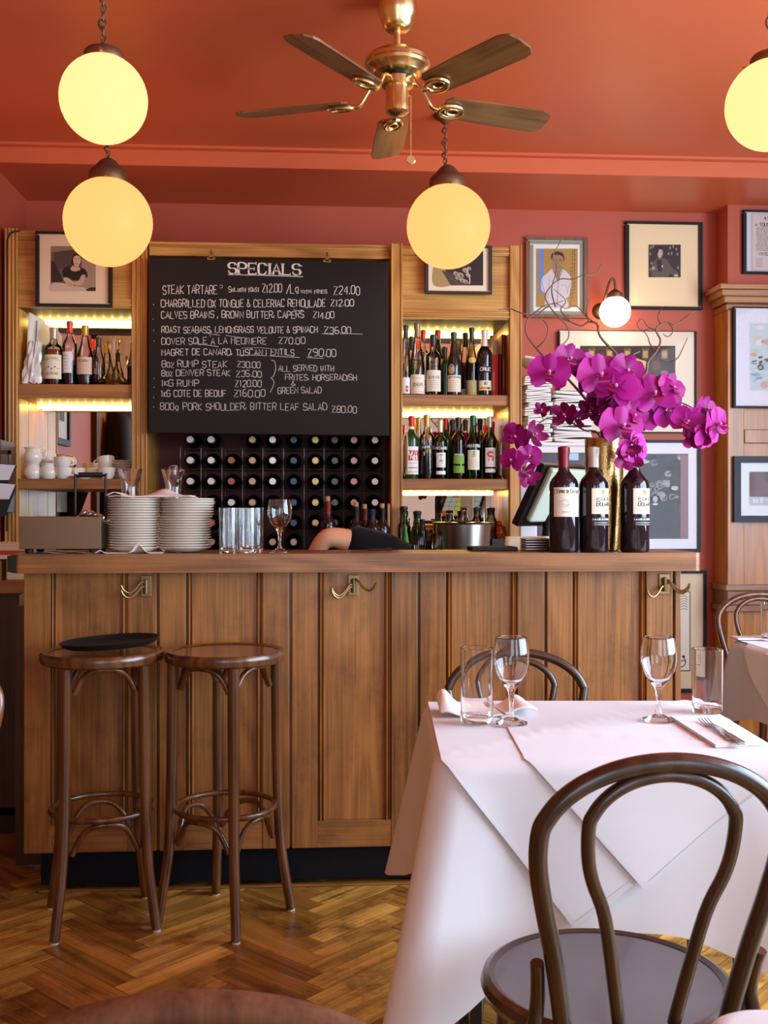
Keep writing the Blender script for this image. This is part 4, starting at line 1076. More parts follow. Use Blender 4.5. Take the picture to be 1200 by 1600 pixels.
# books at the right end
def book(name, label, x0, x1, yt, Y, zf, depth, mat_col, spine=None, lean=0):
    t = thing(name, label, 'book', ((X(x0, Y) + X(x1, Y)) / 2, Y, zf), 0, 'books'); w = (X(x1, Y) - X(x0, Y)) / 2; h = Z(yt, Y, x0) - zf
    MB().box((-w, 0, 0), (w, .004, h), mat_col).box((-w, 0, 0), (-w + .002, depth, h), mat_col).box((w - .002, 0, 0), (w, depth, h), mat_col).build('cover', 'print', t)
    MB().box((-w + .002, .004, .003), (w - .002, depth - .003, h - .003)).build('pages', 'paper', t)
    if spine: mb = MB(); mb.ribbon([(0, h * .15), (0, h * .6)], w * .35, spine, lambda x, y: (x, -.0006, y)); mb.build('spine_title', 'print', t)
    return t
book('book', 'thin red book beside the port bottle on the upper right shelf', 764, 779, 554, 4.93, zt, .13, S(182, 40, 24), S(210, 120, 90))
book('book', 'dark red narrow book between the red and the brown book', 779.5, 783.5, 553, 4.93, zt, .13, S(110, 24, 20))
book('book', 'tall brown red book at the right end of the upper right shelf', 784, 790, 523, 4.93, zt, .13, S(120, 40, 24), S(190, 120, 80))
o = MB().box((X(770, 5.08), 5.075, zt), (X(783, 5.08), 5.085, Z(530, 5.08))).build('greeting_card', 'paper'); tag(o, 'plain beige card standing behind the red books', 'card')

g = 'bottles on the middle right shelf'
h = H_(651, 4.94, zm); sb('vermouth_bottle', 'green vermouth bottle with red cap and red and white label', 643, 651, 22, 4.94, zm, kind='bordeaux', gl='green_bottle', cap=S(196, 40, 34), capl=.16,
   labels=[lb(.022, h * .52, 1.15, W_, [('rect', 0, 1, .50, .86, S(200, 50, 40)), ('text', 'PUNT', .5, .70, .74, .12, W_, .05), ('text', 'E MES', .5, .54, .74, .12, W_, .05), ('rect', .1, .9, .22, .25, S(200, 90, 80))] + faint(3, .08, .4)), lb(h * .80, h * .84, 1.2, W_, [])], group=g)
h = H_(649, 4.94, zm); sb('liqueur_bottle', 'clear bottle half full of red liqueur with gold cap', 667, 649, 24, 4.94, zm, kind='spirit', cap=S(196, 158, 90), capl=.18, labels=[lb(h * .47, h * .53, 1.2, K, [('text', 'ARI', .4, .15, .4, .7, W_, .05)])], liquid='red_liquid', fill=.37, group=g)
h = H_(657, 4.94, zm); sb('pastis_bottle', 'pastis bottle with cream cap, white band of lettering and white label', 688, 657, 21, 4.94, zm, kind='spirit', gl='smoke_glass', cap=S(226, 210, 160), capl=.2, labels=[lb(h * .50, h * .56, 1.25, S(90, 88, 80), [('text', 'RICARD', .5, .1, .9, .7, W_, .05)]), lb(h * .20, h * .45, .75, W_, [('ell', .5, .65, .3, .28, S(170, 160, 150))] + faint(3, .1, .35)), lb(h * .08, h * .14, .75, W_, [])], liquid='red_liquid', fill=.55, group=g)
h = H_(653, 4.94, zm); sb('liqueur_bottle', 'dark olive bottle with bright green label on the middle right shelf', 716, 653, 22, 4.94, zm, kind='spirit', gl='smoke_glass', cap=S(52, 40, 34), capl=.16, labels=[lb(h * .25, h * .42, .85, S(126, 168, 60), [('rect', 0, 1, .78, 1, K), ('text', 'GRASSE', .5, .82, .8, .13, W_, .03)] + faint(3, .2, .6, (.1, .2, .05))), lb(h * .10, h * .22, .85, S(120, 160, 56), faint(2, .3, .6, (.1, .2, .05)))], liquid='red_liquid', fill=.62, group=g)
h = H_(650, 4.94, zm); sb('vermouth_bottle', 'green vermouth bottle with green capsule and arched cream label', 739, 650, 23, 4.94, zm, kind='burgundy', gl='green_glass', cap=S(20, 92, 62), capl=.15, labels=[lb(h * .50, h * .56, 1.2, S(70, 96, 70), [('text', 'NOILLY PRAT', .5, .1, .95, .7, W_, .035)]), lb(h * .15, h * .46, .9, CR, [('ell', .5, .85, .2, .1, S(120, 120, 110)), ('text', 'DRY', .5, .62, .4, .1, K)] + faint(6, .1, .5))], liquid='pale_liquid', fill=.5, group=g)
h = H_(652, 4.95, zm); sb('aperitif_bottle', 'dark amber bottle with cream cap and white label bearing a red letter', 765, 652, 22, 4.95, zm, kind='spirit', gl='smoke_glass', cap=S(230, 214, 190), capl=.16, labels=[lb(h * .20, h * .51, .8, W_, [('text', 'S', .5, .36, .5, .4, S(214, 80, 50), .13)] + faint(3, .75, .9), ), lb(h * .11, h * .17, .8, W_, [])], liquid='red_liquid', fill=.6, group=g)
for px, pt, cap, nm, gl in ((654, 653, GD, 'gold', 'bottle_glass'), (696, 654, S(190, 46, 40), 'red', 'green_bottle'), (707, 656, K, 'black', 'smoke_glass'), (727, 656, S(60, 40, 30), 'brown', 'bottle_glass'), (750, 655, S(20, 24, 20), 'dark green', 'smoke_glass'), (769, 660, S(200, 46, 36), 'bright red', 'smoke_glass')):
    sb('spirit_bottle', 'bottle with %s cap in the back row of the middle right shelf' % nm, px, pt, 19, 5.10, zm, kind='bordeaux', gl=gl, cap=cap, capl=.18, liquid='amber_liquid' if gl == 'bottle_glass' else None, group=g)
t = thing('plate', 'pale plate standing on edge at the left of the middle right shelf', 'plate', (X(633, 4.92), 4.99, zm)); t.rotation_euler = (0, R(90), 0)
k = (Z(671, 4.92) - zm) / 2; MB().lathe([(0, -.004), (k * .6, -.004), (k, .008), (k, .011), (k * .6, 0), (0, 0)], 40, (-k, 0, 0)).build('dish', 'china', t)
tumbler('plain tumbler at the right end of the middle right shelf', (X(783, 5.0), 5.0, zm), Z(690, 5.0) - zm, .028, None)

# lower right opening: things on the back counter
zc_ = ZB + .0005; g = 'small bottles round the steel bucket'
for px, pt, w_, Y, gl, cap, kind, lab in ((631, 792, 12, 4.80, 'smoke_glass', K, 'bordeaux', 'dark small bottle at the left of the lower right opening'), (652, 799, 13, 4.86, 'green_bottle', S(30, 60, 34), 'bordeaux', 'dark green small bottle left of the steel bucket'), (660, 812, 9, 4.8, 'black_bottle', K, 'squat', 'small black bottle just left of the steel bucket'),
        (669, 820, 14, 4.92, 'bottle_glass', GD, 'squat', 'small amber jar left of the steel bucket'), (702, 803, 10, 4.98, 'bottle_glass', K, 'squat', 'small bottle with black cap behind the steel bucket, leftmost'), (721, 798, 13, 4.98, 'bottle_glass', S(70, 20, 16), 'squat', 'small bottle with dark red cap behind the steel bucket'),
        (745, 793, 11, 4.98, 'bottle_glass', K, 'squat', 'small bottle with tall black cap behind the steel bucket'), (767, 794, 13, 4.98, 'smoke_glass', K, 'squat', 'dark capped bottle behind the right rim of the steel bucket')):
    sb('small_bottle', lab, px, pt, w_ * 1.5, Y, zc_, kind=kind, gl=gl, cap=cap, capl=.14, liquid='amber_liquid' if gl == 'bottle_glass' else None, group=g, nr=w_ * .42 / F * Y)
t = thing('ice_bucket', 'polished steel bowl with flared rim on the back counter', 'bucket', P(724, 800, 4.78)); t.location.z = zc_
hb = Z(816, 4.78) - zc_; MB().lathe([(0, .002), (.105, .002), (.112, .008), (.128, hb - .01), (.142, hb - .002), (.143, hb), (.126, hb - .004), (.110, .012), (0, .008)], 48).build('bowl', 'steel', t)
MB().tube([(-.05, -.05, hb + .006), (-.01, -.03, hb + .002), (.04, .02, hb + .004)], .004, 8).build('tongs', 'black_paint', t)
t = thing('glass_dome', 'round golden glass jar on a black base beside the steel bucket', 'jar', P(779, 800, 4.9)); t.location.z = zc_
MB().box((-.036, -.036, 0), (.036, .036, Z(842, 4.9) - zc_ + .0)).build('base', 'black_paint', t)
zq = Z(842, 4.9) - zc_; MB().lathe([(.030, zq), (.036, zq + .015), (.037, zq + .03), (.030, zq + .055), (.014, zq + .066), (.012, zq + .08), (.016, zq + .082), (0, zq + .084)], 28).build('jar_glass', 'amber_liquid', t)
t = thing('aloe_leaf', 'bright green pointed leaf standing among the small bottles', 'leaf', P(637, 800, 4.72)); t.location.z = zc_
hl = Z(818, 4.72) - zc_; MB().sheet(lambda u, v: ((u - .5) * .03 * (1 - v ** 2.5) + .012 * v * -1, .012 * abs(u - .5), hl * v), 6, 10, (.10, .42, .08)).build('blade', 'print', t, solid=.004)
# two balloon glasses on the working shelf, only their bowls above the bar top
for px, lab in ((654, 'balloon glass behind the bar top, left of the pair by the bucket'), (682, 'balloon glass behind the bar top, right of the pair by the bucket')):
    t = thing('balloon_glass', lab, 'glass', (X(px, 3.88), 3.88, .9405), 0, 'balloon glasses behind the bar'); hh = Z(837, 3.88) - .9405
    MB().lathe([(0, 0), (.03, .001), (.031, .003), (.006, .008), (.004, .02), (.004, hh - .085), (.012, hh - .078), (.022, hh - .06), (.0255, hh - .04), (.024, hh - .015), (.020, hh)], 32).build('glass_body', 'carafe_glass', t)

# ================================================================== LEFT CABINET CONTENTS
zt, zm = topL[0] + .0005, topL[1] + .0005
g = 'bottles on the upper left shelf'
h = H_(514, 4.94, zt); sb('spirit_bottle', 'round shouldered bottle with amber spirit and large printed cream label', 84, 513, 29, 4.94, zt, kind='spirit', cap=S(190, 170, 140), capl=.19, labels=[lb(.03, h * .50, 1.1, CR, [('text', 'MONTPEL', .5, .78, .8, .1, GD, .03), ('line', [(.18, .42), (.34, .50), (.5, .40), (.66, .50), (.82, .42)], .05, K), ('rect', .2, .36, .16, .28, GD), ('rect', .42, .58, .16, .28, GD), ('rect', .64, .80, .16, .28, GD)])], liquid='amber_liquid', fill=.62, group=g)
h = H_(503, 4.95, zt); sb('spirit_bottle', 'tall bottle with bright red capsule and white label on the upper left shelf', 109, 503, 22, 4.95, zt, kind='bordeaux', cap=S(226, 60, 34), capl=.17, labels=[lb(.06, h * .50, .8, W_, faint(5, .2, .8), yaw=-.35)], liquid='red_liquid', fill=.34, group=g)
h = H_(510, 4.94, zt); sb('spirit_bottle', 'sloping clear bottle with gold capsule and pink label, upper left shelf', 133, 510, 25, 4.94, zt, kind='burgundy', cap=S(206, 160, 60), capl=.16, labels=[lb(h * .18, h * .45, 1.1, S(226, 190, 160), [('text', 'POIRE', .5, .7, .6, .14, K)] + faint(4, .15, .55))], liquid='rose_liquid', fill=.2, group=g)
sb('spirit_bottle', 'small clear bottle with dark stopper next to the decanter', 154, 528, 20, 4.96, zt, kind='burgundy', cap=S(90, 74, 50), capl=.18, liquid='rose_liquid', fill=.25, group=g)
sb('spirit_bottle', 'bottle with black cap and green glow behind the amber spirit bottle', 63, 512, 18, 5.06, zt, kind='bordeaux', gl='green_glass', cap=K, capl=.16, labels=[lb(.03, .13, 1.0, W_, [('rect', 0, 1, 0, .2, S(210, 70, 40))])], group=g)
sb('spirit_bottle', 'bottle with pale capsule at the back left of the upper left shelf', 71, 511, 16, 5.12, zt, kind='bordeaux', cap=S(214, 190, 130), capl=.2, liquid='pale_liquid', group=g)
sb('spirit_bottle', 'dark bottle behind the decanter against the cabinet post', 207, 536, 16, 5.06, zt, kind='burgundy', gl='smoke_glass', cap=GD, capl=.16, liquid='red_liquid', fill=.5, group=g)
t = thing('wine_decanter', 'wide based clear glass decanter on the upper left shelf', 'decanter', (X(177, 4.96), 4.96, zt)); hd = Z(535, 4.96) - zt
MB().lathe([(0, .003), (.070, .0), (.082, .004), (.0855, .012), (.080, .022), (.060, .036), (.038, .056), (.024, .085), (.0195, .115), (.022, .15), (.033, hd)], 44).build('glass_body', 'carafe_glass', t)
MB().lathe([(0, .005), (.078, .006), (.081, .012), (.07, .022), (0, .022)], 40).build('liquid', 'pale_liquid', t)
for k, (x0, x1, yt, yl, lab) in enumerate(((27, 37, 489, 4.90, 'white menu folder standing at the left end of the upper left shelf'), (37, 44, 501, 4.97, 'second white menu folder leaning behind the plastic bag'))):
    t = thing('menu_folder', lab, 'menu', (X(27, YC) + .022 + .022 * k, yl + .02, zt + .004)); hh = Z(yt, yl, x0) - zt; t.rotation_euler = (0, R(3), R(-5))
    MB().box((-.004, -.10 + .09, 0), (.004, .10 + .09, hh)).build('folder', 'paper', t, bevel=.001)
t = thing('plastic_bag', 'crumpled clear plastic bag with papers on the upper left shelf', 'bag', (X(27, YC) + .052, 4.878, zt + .0055))
rb = random.Random(5)
def bag(u, v):
    a = 6.2832 * u; rr = .034 * (1 - .5 * v) + .006 * math.sin(5 * a + 9 * v) + .004 * math.sin(11 * a - 4 * v)
    return (rr * 1.15 * math.cos(a) + .02 * v, rr * .7 * math.sin(a), .19 * v + .004 * math.sin(7 * a))
MB().sheet(bag, 48, 16).build('bag_film', 'plastic_bag_film', t)
MB().box((-.022, -.006, .002), (.02, .006, .09), (.9, .8, .7)).build('papers', 'paper', t)

def cup(label, loc, rz=0, rot=None):
    t = thing('tea_cup', label, 'cup', loc, rz, 'cream cups on the left shelf')
    if rot: t.rotation_euler = rot
    MB().lathe([(0, .002), (.022, .002), (.024, 0), (.026, .002), (.034, .018), (.038, .036), (.040, .052), (.0385, .053), (.036, .036), (.031, .018), (.018, .006), (0, .006)], 36).build('bowl', 'china', t)
    MB().tube(smoothpath([(.036, 0, .043), (.050, 0, .047), (.058, 0, .036), (.054, 0, .022), (.034, 0, .017)], 6), .0036, 8).build('handle', 'china', t); return t
def jug(label, loc, rz=0):
    t = thing('milk_jug', label, 'jug', loc, rz, 'cream jugs on the left shelf')
    mb = MB(); b = len(mb.v)
    pr = [(0, .002), (.026, .002), (.028, 0), (.036, .010), (.0415, .024), (.040, .040), (.033, .054), (.030, .062), (.034, .072), (.032, .072), (.028, .062), (.030, .054), (.036, .040), (.036, .022), (.024, .008), (0, .006)]
    mb.lathe(smoothprof(pr[2:9], 3)[:0] + pr, 36)
    for i, v in enumerate(mb.v):                                     # pull out the pouring lip
        if v.z > .060: a = math.atan2(v.y, v.x); v.x -= .010 * max(0, math.cos(a - math.pi)) ** 6 * (v.z - .06) / .012
    mb.build('bowl', 'china', t)
    MB().tube(smoothpath([(.030, 0, .064), (.046, 0, .066), (.056, 0, .050), (.052, 0, .030), (.038, 0, .020)], 6), .0036, 8).build('handle', 'china', t); return t
ys = 4.91
jug('cream milk jug standing at the far left of the cup shelf', (X(52, ys), ys, zm), R(10)); jug('cream milk jug stacked on the leftmost jug', (X(52, ys), ys, zm + .0725), R(8))
jug('cream milk jug beside the stacked pair, lip to the left', (X(76, ys), ys, zm), R(75))
cup('cream cup with handle right, under another cup in mid shelf', (X(99, ys), ys, zm), R(-8)); cup('cream cup stacked on the cup right of the jugs', (X(98, ys), ys, zm + .0475), R(4))
cup('cream cup behind the jugs on the cup shelf', (X(74, 5.0), 5.0, zm), R(30)); cup('cream cup lying tilted on top behind the jugs', (X(76, 5.0), 5.0, zm + .068), rot=(R(14), R(24), R(150)))
cup('cream cup behind, handle to the right, left of the saucers', (X(122, 4.98), 4.98, zm), R(-15))
cup('cream cup at the right of the cup shelf beside the saucers', (X(167, ys), ys, zm), R(160)); cup('cream cup stacked tilted at the right of the cup shelf', (X(166, ys + .05), ys + .06, zm + .052), rot=(R(8), R(10), R(170)))
cup('cream cup behind the carrying handle on the cup shelf', (X(148, 4.98), 4.98, zm), R(185))
def saucer(label, loc, s=1.0, grp='cream saucers on the left shelf'):
    t = thing('saucer', label, 'saucer', loc, 0, grp)
    MB().lathe([(0, 0), (.034 * s, 0), (.036 * s, .002), (.058 * s, .0095), (.062 * s, .012), (.061 * s, .0135), (.056 * s, .0115), (.034 * s, .005), (0, .004)], 36).build('dish', 'china', t); return t
saucer('cream saucer lying alone between the cups on the left shelf', (X(131, ys), ys - .02, zm), .9)
s0 = None
for k in range(7):
    lab = 'cream saucer, %s from the bottom of the stack at the shelf end' % ORD[k]
    loc = (X(193, 5.0), 5.0, zm + k * .0125)
    s0 = saucer(lab, loc) if s0 is None else (dup(s0, loc, label=lab) and s0)

# ================================================================== ON THE BAR TOP
ZBAR = ZT1 + .0005
# steel cutlery box with a tall black carrying handle behind
yb_ = 3.46
t = thing('cutlery_box', 'brushed steel box on black feet at the left end of the bar', 'box', ((X(30, yb_) + X(166, yb_)) / 2, yb_, ZBAR)); og = t.location.copy()
x0, x1, z0, z1 = X(30, yb_), X(158, yb_), Z(857, yb_), Z(807, yb_)
mb = MB()
for a, b in (((x0, yb_, z0), (x1, yb_ + .003, z1)), ((x0, yb_ + .19, z0), (x1, yb_ + .193, z1)), ((x0, yb_, z0), (x0 + .003, yb_ + .19, z1)), ((x1 - .003, yb_, z0), (x1, yb_ + .19, z1)), ((x0, yb_, z0), (x1, yb_ + .19, z0 + .003))): mb.box(a, b)
mb.build('bin', 'steel_brushed', t, org=og, bevel=.0015)
for xx in (x0 + .025, x1 - .03):
    for yy in (yb_ + .025, yb_ + .165): MB().lathe([(0, 0), (.012, 0), (.014, z0 - ZBAR), (0, z0 - ZBAR)], 14, (xx, yy, ZBAR)).build('rubber_foot', 'black_matte', t, org=og)
MB().tube(smoothpath([(X(118, 3.56), 3.56, z0 + .01), (X(118, 3.56), 3.56, Z(750, 3.56)), (X(121, 3.56), 3.56, Z(745, 3.56)), (X(162, 3.56), 3.56, Z(744, 3.56)), (X(165, 3.56), 3.56, Z(750, 3.56)), (X(165, 3.56), 3.56, z0 + .01)], 4), .0045, 8).build('carrying_frame', 'black_paint', t, org=og)
MB().tube([(X(123, 3.56), 3.56, Z(743, 3.56)), (X(160, 3.56), 3.56, Z(743, 3.56))], .0085, 12).build('handle', 'black_matte', t, org=og)
rc = random.Random(9)
for k in range(7):
    px = 104 + k * 6.5; c = P(px, 800, 3.53); nm = ['fork', 'spoon'][k % 2]
    t = thing('spoon', 'steel spoon handle end sticking out of the cutlery box, %s from the left' % ORD[k], 'spoon', (c.x, 3.52 + .01 * (k % 3), z1 - .035), 0, 'spoons in the cutlery box'); t.rotation_euler = (0, R(52 + 4 * k), R(rc.uniform(-25, 25)))
    MB().tube([(0, 0, -.05), (0, 0, .02), (0, .002, .06)], lambda q: .0022 + .0016 * q, 8, flat=.5).build('stem', 'steel', t)
    MB().lathe([(0, -.018), (.008, -.012), (.011, 0), (.008, .012), (0, .018)], 14, (0, .002, .072)).build('spoon_bowl', 'steel', t)
t = thing('wooden_spoon', 'short wooden handle poking from the cutlery box', 'spoon', (X(97, 3.53), 3.53, z1 - .03)); t.rotation_euler = (0, R(-68), 0)
MB().tube([(0, 0, -.03), (0, 0, .02), (0, 0, .04), (0, 0, .05)], [.006, .006, .009, .007], 10).build('handle', 'cork', t)
o = MB().lathe([(0, .0), (.030, .0), (.034, .004), (.020, .030), (0, .034)], 24).build('lemon_half', 'print', loc=(X(137, 3.57), 3.57, z1 - .012)); 
for p in o.data.color_attributes['Col'].data: p.color = (.86, .66, .34, 1)
tag(o, 'pale yellow dome showing over the edge of the cutlery box', 'lid')
mb = MB(); mb.sheet(lambda u, v: (X(60 + 110 * u, yb_ + .02), yb_ - .012 + .12 * v, ZBAR + .0022 + .0016 * math.sin(u * 14) ), 30, 3)
tag(mb.build('paper_sheet', 'paper'), 'thin paper sheet lying under the steel cutlery box', 'paper')

# two stacks of white plates on a folded cloth
def plate(label, loc, grp):
    t = thing('dinner_plate', label, 'plate', loc, 0, grp); s = .0875 / .09
    MB().lathe([(0, 0), (.060 * s, 0), (.062 * s, .001), (.080 * s, .0085), (.090 * s, .0125), (.0905 * s, .0145), (.089 * s, .0150), (.080 * s, .0115), (.060 * s, .0045), (0, .0040)], 48).build('dish', 'china', t); return t
Yp = 3.545
def stack(pxc, pyt, n, side, z0=ZBAR):
    zz = z0; p0 = None; dz = (Z(pyt, Yp) - ZBAR - .015 - (z0 - ZBAR)) / (n - 1); rs = random.Random(int(pxc))
    for k in range(n):
        lab = 'white plate, %s from the bottom of the %s stack on the bar' % (ORD[k], side)
        sx = (.006 if side == 'right' and k > 12 else 0) - (.003 if side == 'right' and k < 8 else 0)
        loc = (X(pxc, Yp) + sx + rs.uniform(-.0015, .0015), Yp + rs.uniform(-.002, .002), zz)
        if p0 is None: p0 = plate(lab, loc, 'white plates stacked on the bar')
        else: dup(p0, loc, label=lab)
        zz += dz
    return zz - dz + .015
zl_ = stack(211, 779, 20, 'left', ZBAR + .004); zr_ = stack(290, 779, 20, 'right', ZBAR + .004)
def under(u, v):
    x = -.135 + .21 * u; y = -.115 + .19 * v
    z = .0012 + .030 * math.exp(-((u - .66) / .085) ** 2) * max(0, 1 - v * 5.5) + .010 * math.exp(-((u - .08) / .05) ** 2) * max(0, 1 - v * 5)
    return (x, y, z)
t = thing('napkin', 'wavy folded white cloth lying under the plate stacks', 'napkin', (X(223, Yp), Yp + .006, ZBAR))
MB().sheet(under, 60, 20).build('folded_cloth', 'linen', t, solid=.0016)
t = thing('napkin', 'folded pinkish white napkin lying across both plate stacks', 'napkin', (X(250, Yp), Yp, max(zl_, zr_) + .0005))
def topn(u, v):
    x = -.165 + .275 * u; y = -.07 + .14 * v
    z = .004 + .014 * math.exp(-((u - .10) / .09) ** 2) + .026 * math.exp(-((u - .62) / .16) ** 2) * v + .004 * u
    return (x, y, z)
mb = MB(); mb.sheet(topn, 40, 10, (1, .95, .93)); mb.sheet(lambda u, v: (lambda p: (p[0] + .008, p[1] - .004, .0015 + .3 * p[2]))(topn(u, v)), 40, 10, (1, .93, .9))
mb.build('folded_cloth', 'linen', t, solid=.002)
g1 = 'tumblers on the bar top'
for px, Y, lab in ((357, 3.47, 'clear tumbler on the bar, left of the row right of the plates'), (387, 3.475, 'clear tumbler on the bar in the middle of the row'), (397, 3.54, 'clear tumbler on the bar behind, at the right of the row'), (367, 3.545, 'clear tumbler on the bar half hidden behind the front two')):
    tumbler(lab, (X(px, Y), Y, ZBAR), Z(793, 3.48) - ZBAR, .0312, g1)
goblet('empty wine glass standing alone on the bar top', (X(437, 3.48), 3.48, ZBAR), Z(780, 3.48) - ZBAR, .0405, None)
def carafe(label, px, stopper):
    Y = 3.675; t = thing('carafe', label, 'carafe', (X(px, Y), Y, ZBAR), 0, 'glass carafes behind the plates'); hh = Z(734, Y) - ZBAR
    MB().lathe([(0, .003), (.046, 0), (.050, .006), (.052, .05), (.046, .10), (.034, .15), (.028, hh - .075), (.029, hh - .05), (.040, hh - .006), (.042, hh), (.0395, hh), (.026, hh - .05), (.025, hh - .075), (.031, .15), (.043, .10), (.049, .05), (.046, .008), (0, .008)], 36).build('glass_body', 'clear_glass', t)
    if stopper: MB().lathe([(0, hh - .02), (.012, hh - .02), (.016, hh + .006), (.012, hh + .013), (0, hh + .014)], 18).build('stopper', 'clear_glass', t)
    return t
carafe('clear carafe with flared lip behind the left plate stack', 203, False); carafe('clear carafe with stopper behind the right plate stack', 271, True)
# open wine bottles on the working shelf, corks showing above the bar top
g = 'opened wine bottles behind the bar'
for px, pt, cc, lab in ((512, 776, S(120, 34, 24), 'opened wine bottle with tall cork just left of the bending person'), (556.5, 785, S(22, 22, 26), 'opened wine bottle with dark neck, left of three behind the person'), (569.5, 788, S(96, 22, 24), 'opened wine bottle with red neck behind the bending person'), (581.5, 796, S(28, 44, 60), 'wine bottle with blue capsule behind the bending person'), (597, 787, S(16, 16, 18), 'opened wine bottle with cork nearest the right cabinet post')):
    Y = 4.74 if px in (569.5, 597) else 4.66; c = P(px, 800, Y); hh = .30; zf = ZB; top = Z(pt, Y); hh = top - zf - (.022 if 'blue' not in lab else 0)
    b = bottle('wine_bottle', lab, (c.x, Y, zf), hh, .035, 'bordeaux', 'wine_glass_dark', cc, .2, group=g, nr=.0145)
    if 'blue' not in lab: MB().lathe([(0, hh), (.0105, hh), (.0110, hh + .020), (.0095, hh + .023), (0, hh + .023)], 14).build('cork', 'cork', b)
o = MB().tube([(X(607, 4.80), 4.80, ZB), (X(607, 4.80), 4.80, Z(787, 4.8))], .006, 8).build('wooden_dowel', 'cork'); tag(o, 'pale upright stick beside the right cabinet post', 'stick')
# phone and card by the person, dark folder, stacked trays
o = MB().box((X(575, 3.70), 3.66, ZBAR), (X(612, 3.70), 3.72, ZBAR + .006)).build('phone', 'black_paint', bevel=.002); tag(o, 'black phone lying on the back edge of the bar top', 'phone')
o = MB().box((X(735, 3.62), 3.58, ZBAR), (X(806, 3.62), 3.71, ZBAR + .014)).build('bill_folder', 'black_matte', bevel=.003); tag(o, 'flat black folder on the bar left of the stacked trays', 'folder')
t0 = None
for k in range(5):
    loc = (X(838, 3.62), 3.62, ZBAR + .0086 * k); lab = 'small black tray with shiny rim, %s from the bottom of its stack' % ORD[k]
    if t0 is None:
        t0 = thing('change_tray', lab, 'tray', loc, 0, 'stacked small trays by the wine bottles')
        MB().box((-.045, -.05, 0), (.045, .05, .004)).build('tray_base', 'black_paint', t0, bevel=.001)
        MB().tube([(-.046, -.052, .006), (.046, -.052, .006), (.046, .052, .006), (-.046, .052, .006)], .0022, 8, True).build('rim', 'steel', t0)
    else: dup(t0, loc, label=lab)
# three magnums
def magnum(label, px, cap, lab, capl=.19, yaw=0.0):
    Y = 3.475; return bottle('magnum_bottle', label, (X(px, Y), Y, ZBAR), Z(698, Y) - ZBAR, .0485, 'bordeaux', 'wine_glass_dark', cap, capl, lab, group='magnum wine bottles on the bar', nr=.0160, n=40)
LC = S(240, 226, 204)
magnum('magnum of red wine with dark red capsule, left of the three', 881, S(124, 26, 34), [lb(.118, .215, 1.05, LC, [('text', "L'Esprit de Chevalier", .5, .80, .94, .13, K, .02), ('rect', .42, .58, .70, .715, (.4, .35, .3)), ('ell', .5, .45, .34, .14, S(206, 198, 184)), ('line', [(.18, .50), (.3, .53), (.5, .54), (.7, .53), (.82, .50)], .012, (.4, .38, .35)), ('line', [(.2, .44), (.35, .42), (.5, .415), (.65, .42), (.8, .44)], .02, (.45, .42, .4)), ('rect', .28, .72, .15, .175, (.35, .3, .28))], yaw=.1)])
fl = [('ell', .5, .86, .10, .08, S(226, 140, 40)), ('text', 'La', .62, .70, .16, .13, K, .024, .15), ('text', 'fleur de', .54, .52, .66, .15, K, .024, .15), ('text', 'Bouard', .55, .31, .70, .17, K, .026, .15), ('rect', .42, .62, .24, .255, (.4, .35, .3)), ('rect', .18, .85, .13, .145, GD)]
low = [('text', 'LALANDE DE POMEROL', .5, .66, .9, .2, W_, .02), ('rect', .1, .9, .34, .38, W_), ('rect', .1, .9, .12, .15, W_)]
for px, lab in ((927.5, 'magnum with white capsule and flower label in the middle of the three'), (991.5, 'magnum with white capsule and flower label, right of the vase')):
    magnum(lab, px, S(220, 206, 200), [lb(.127, .212, .80, LC, fl, yaw=.42), lb(.088, .116, .80, (.02, .02, .024), low, yaw=.42)])
# ================================================================== FRAMED PICTURES
class Pic:
    """flat printed picture on the plane y = Yp; drawn in the survey's own pixels, each layer a hair in front of the last"""
    def __init__(s, Yp, x0, y0, k): s.mb, s.Y, s.x0, s.y0, s.k, s.n = MB(), Yp, x0, y0, k, 0; s.hold = False
    def mp(s):
        s.n += 0 if s.hold else 1; yy = s.Y - .00006 * s.n
        return lambda x, y: P(s.x0 + x / s.k, s.y0 + y / s.k, yy)
    def poly(s, pts, c): s.mb.poly(pts, S(*c), s.mp()); return s
    def rect(s, a, b, c, d, col): return s.poly([(a, b), (c, b), (c, d), (a, d)], col)
    def ell(s, cx, cy, rx, ry, c, tilt=0.0, n=22):
        ct, st_ = math.cos(tilt), math.sin(tilt)
        return s.poly([(cx + rx * math.cos(6.2832 * i / n) * ct - ry * math.sin(6.2832 * i / n) * st_, cy + rx * math.cos(6.2832 * i / n) * st_ + ry * math.sin(6.2832 * i / n) * ct) for i in range(n)], c)
    def line(s, pts, w_, c): s.mb.ribbon([(v.x, v.y) for v in smoothpath([(a, b, 0) for a, b in pts], 4)] if len(pts) > 2 else pts, w_, S(*c), s.mp()); return s
    def blob(s, pts, c):
        q = smoothpath([(a, b, 0) for a, b in pts], 4, True); return s.poly([(v.x, v.y) for v in q], c)
    def text(s, t_, a, b, y, cap, w_, c): write(s.mb, t_, a, b, y, -cap, w_, S(*c), s.mp(), .1, rk); return s
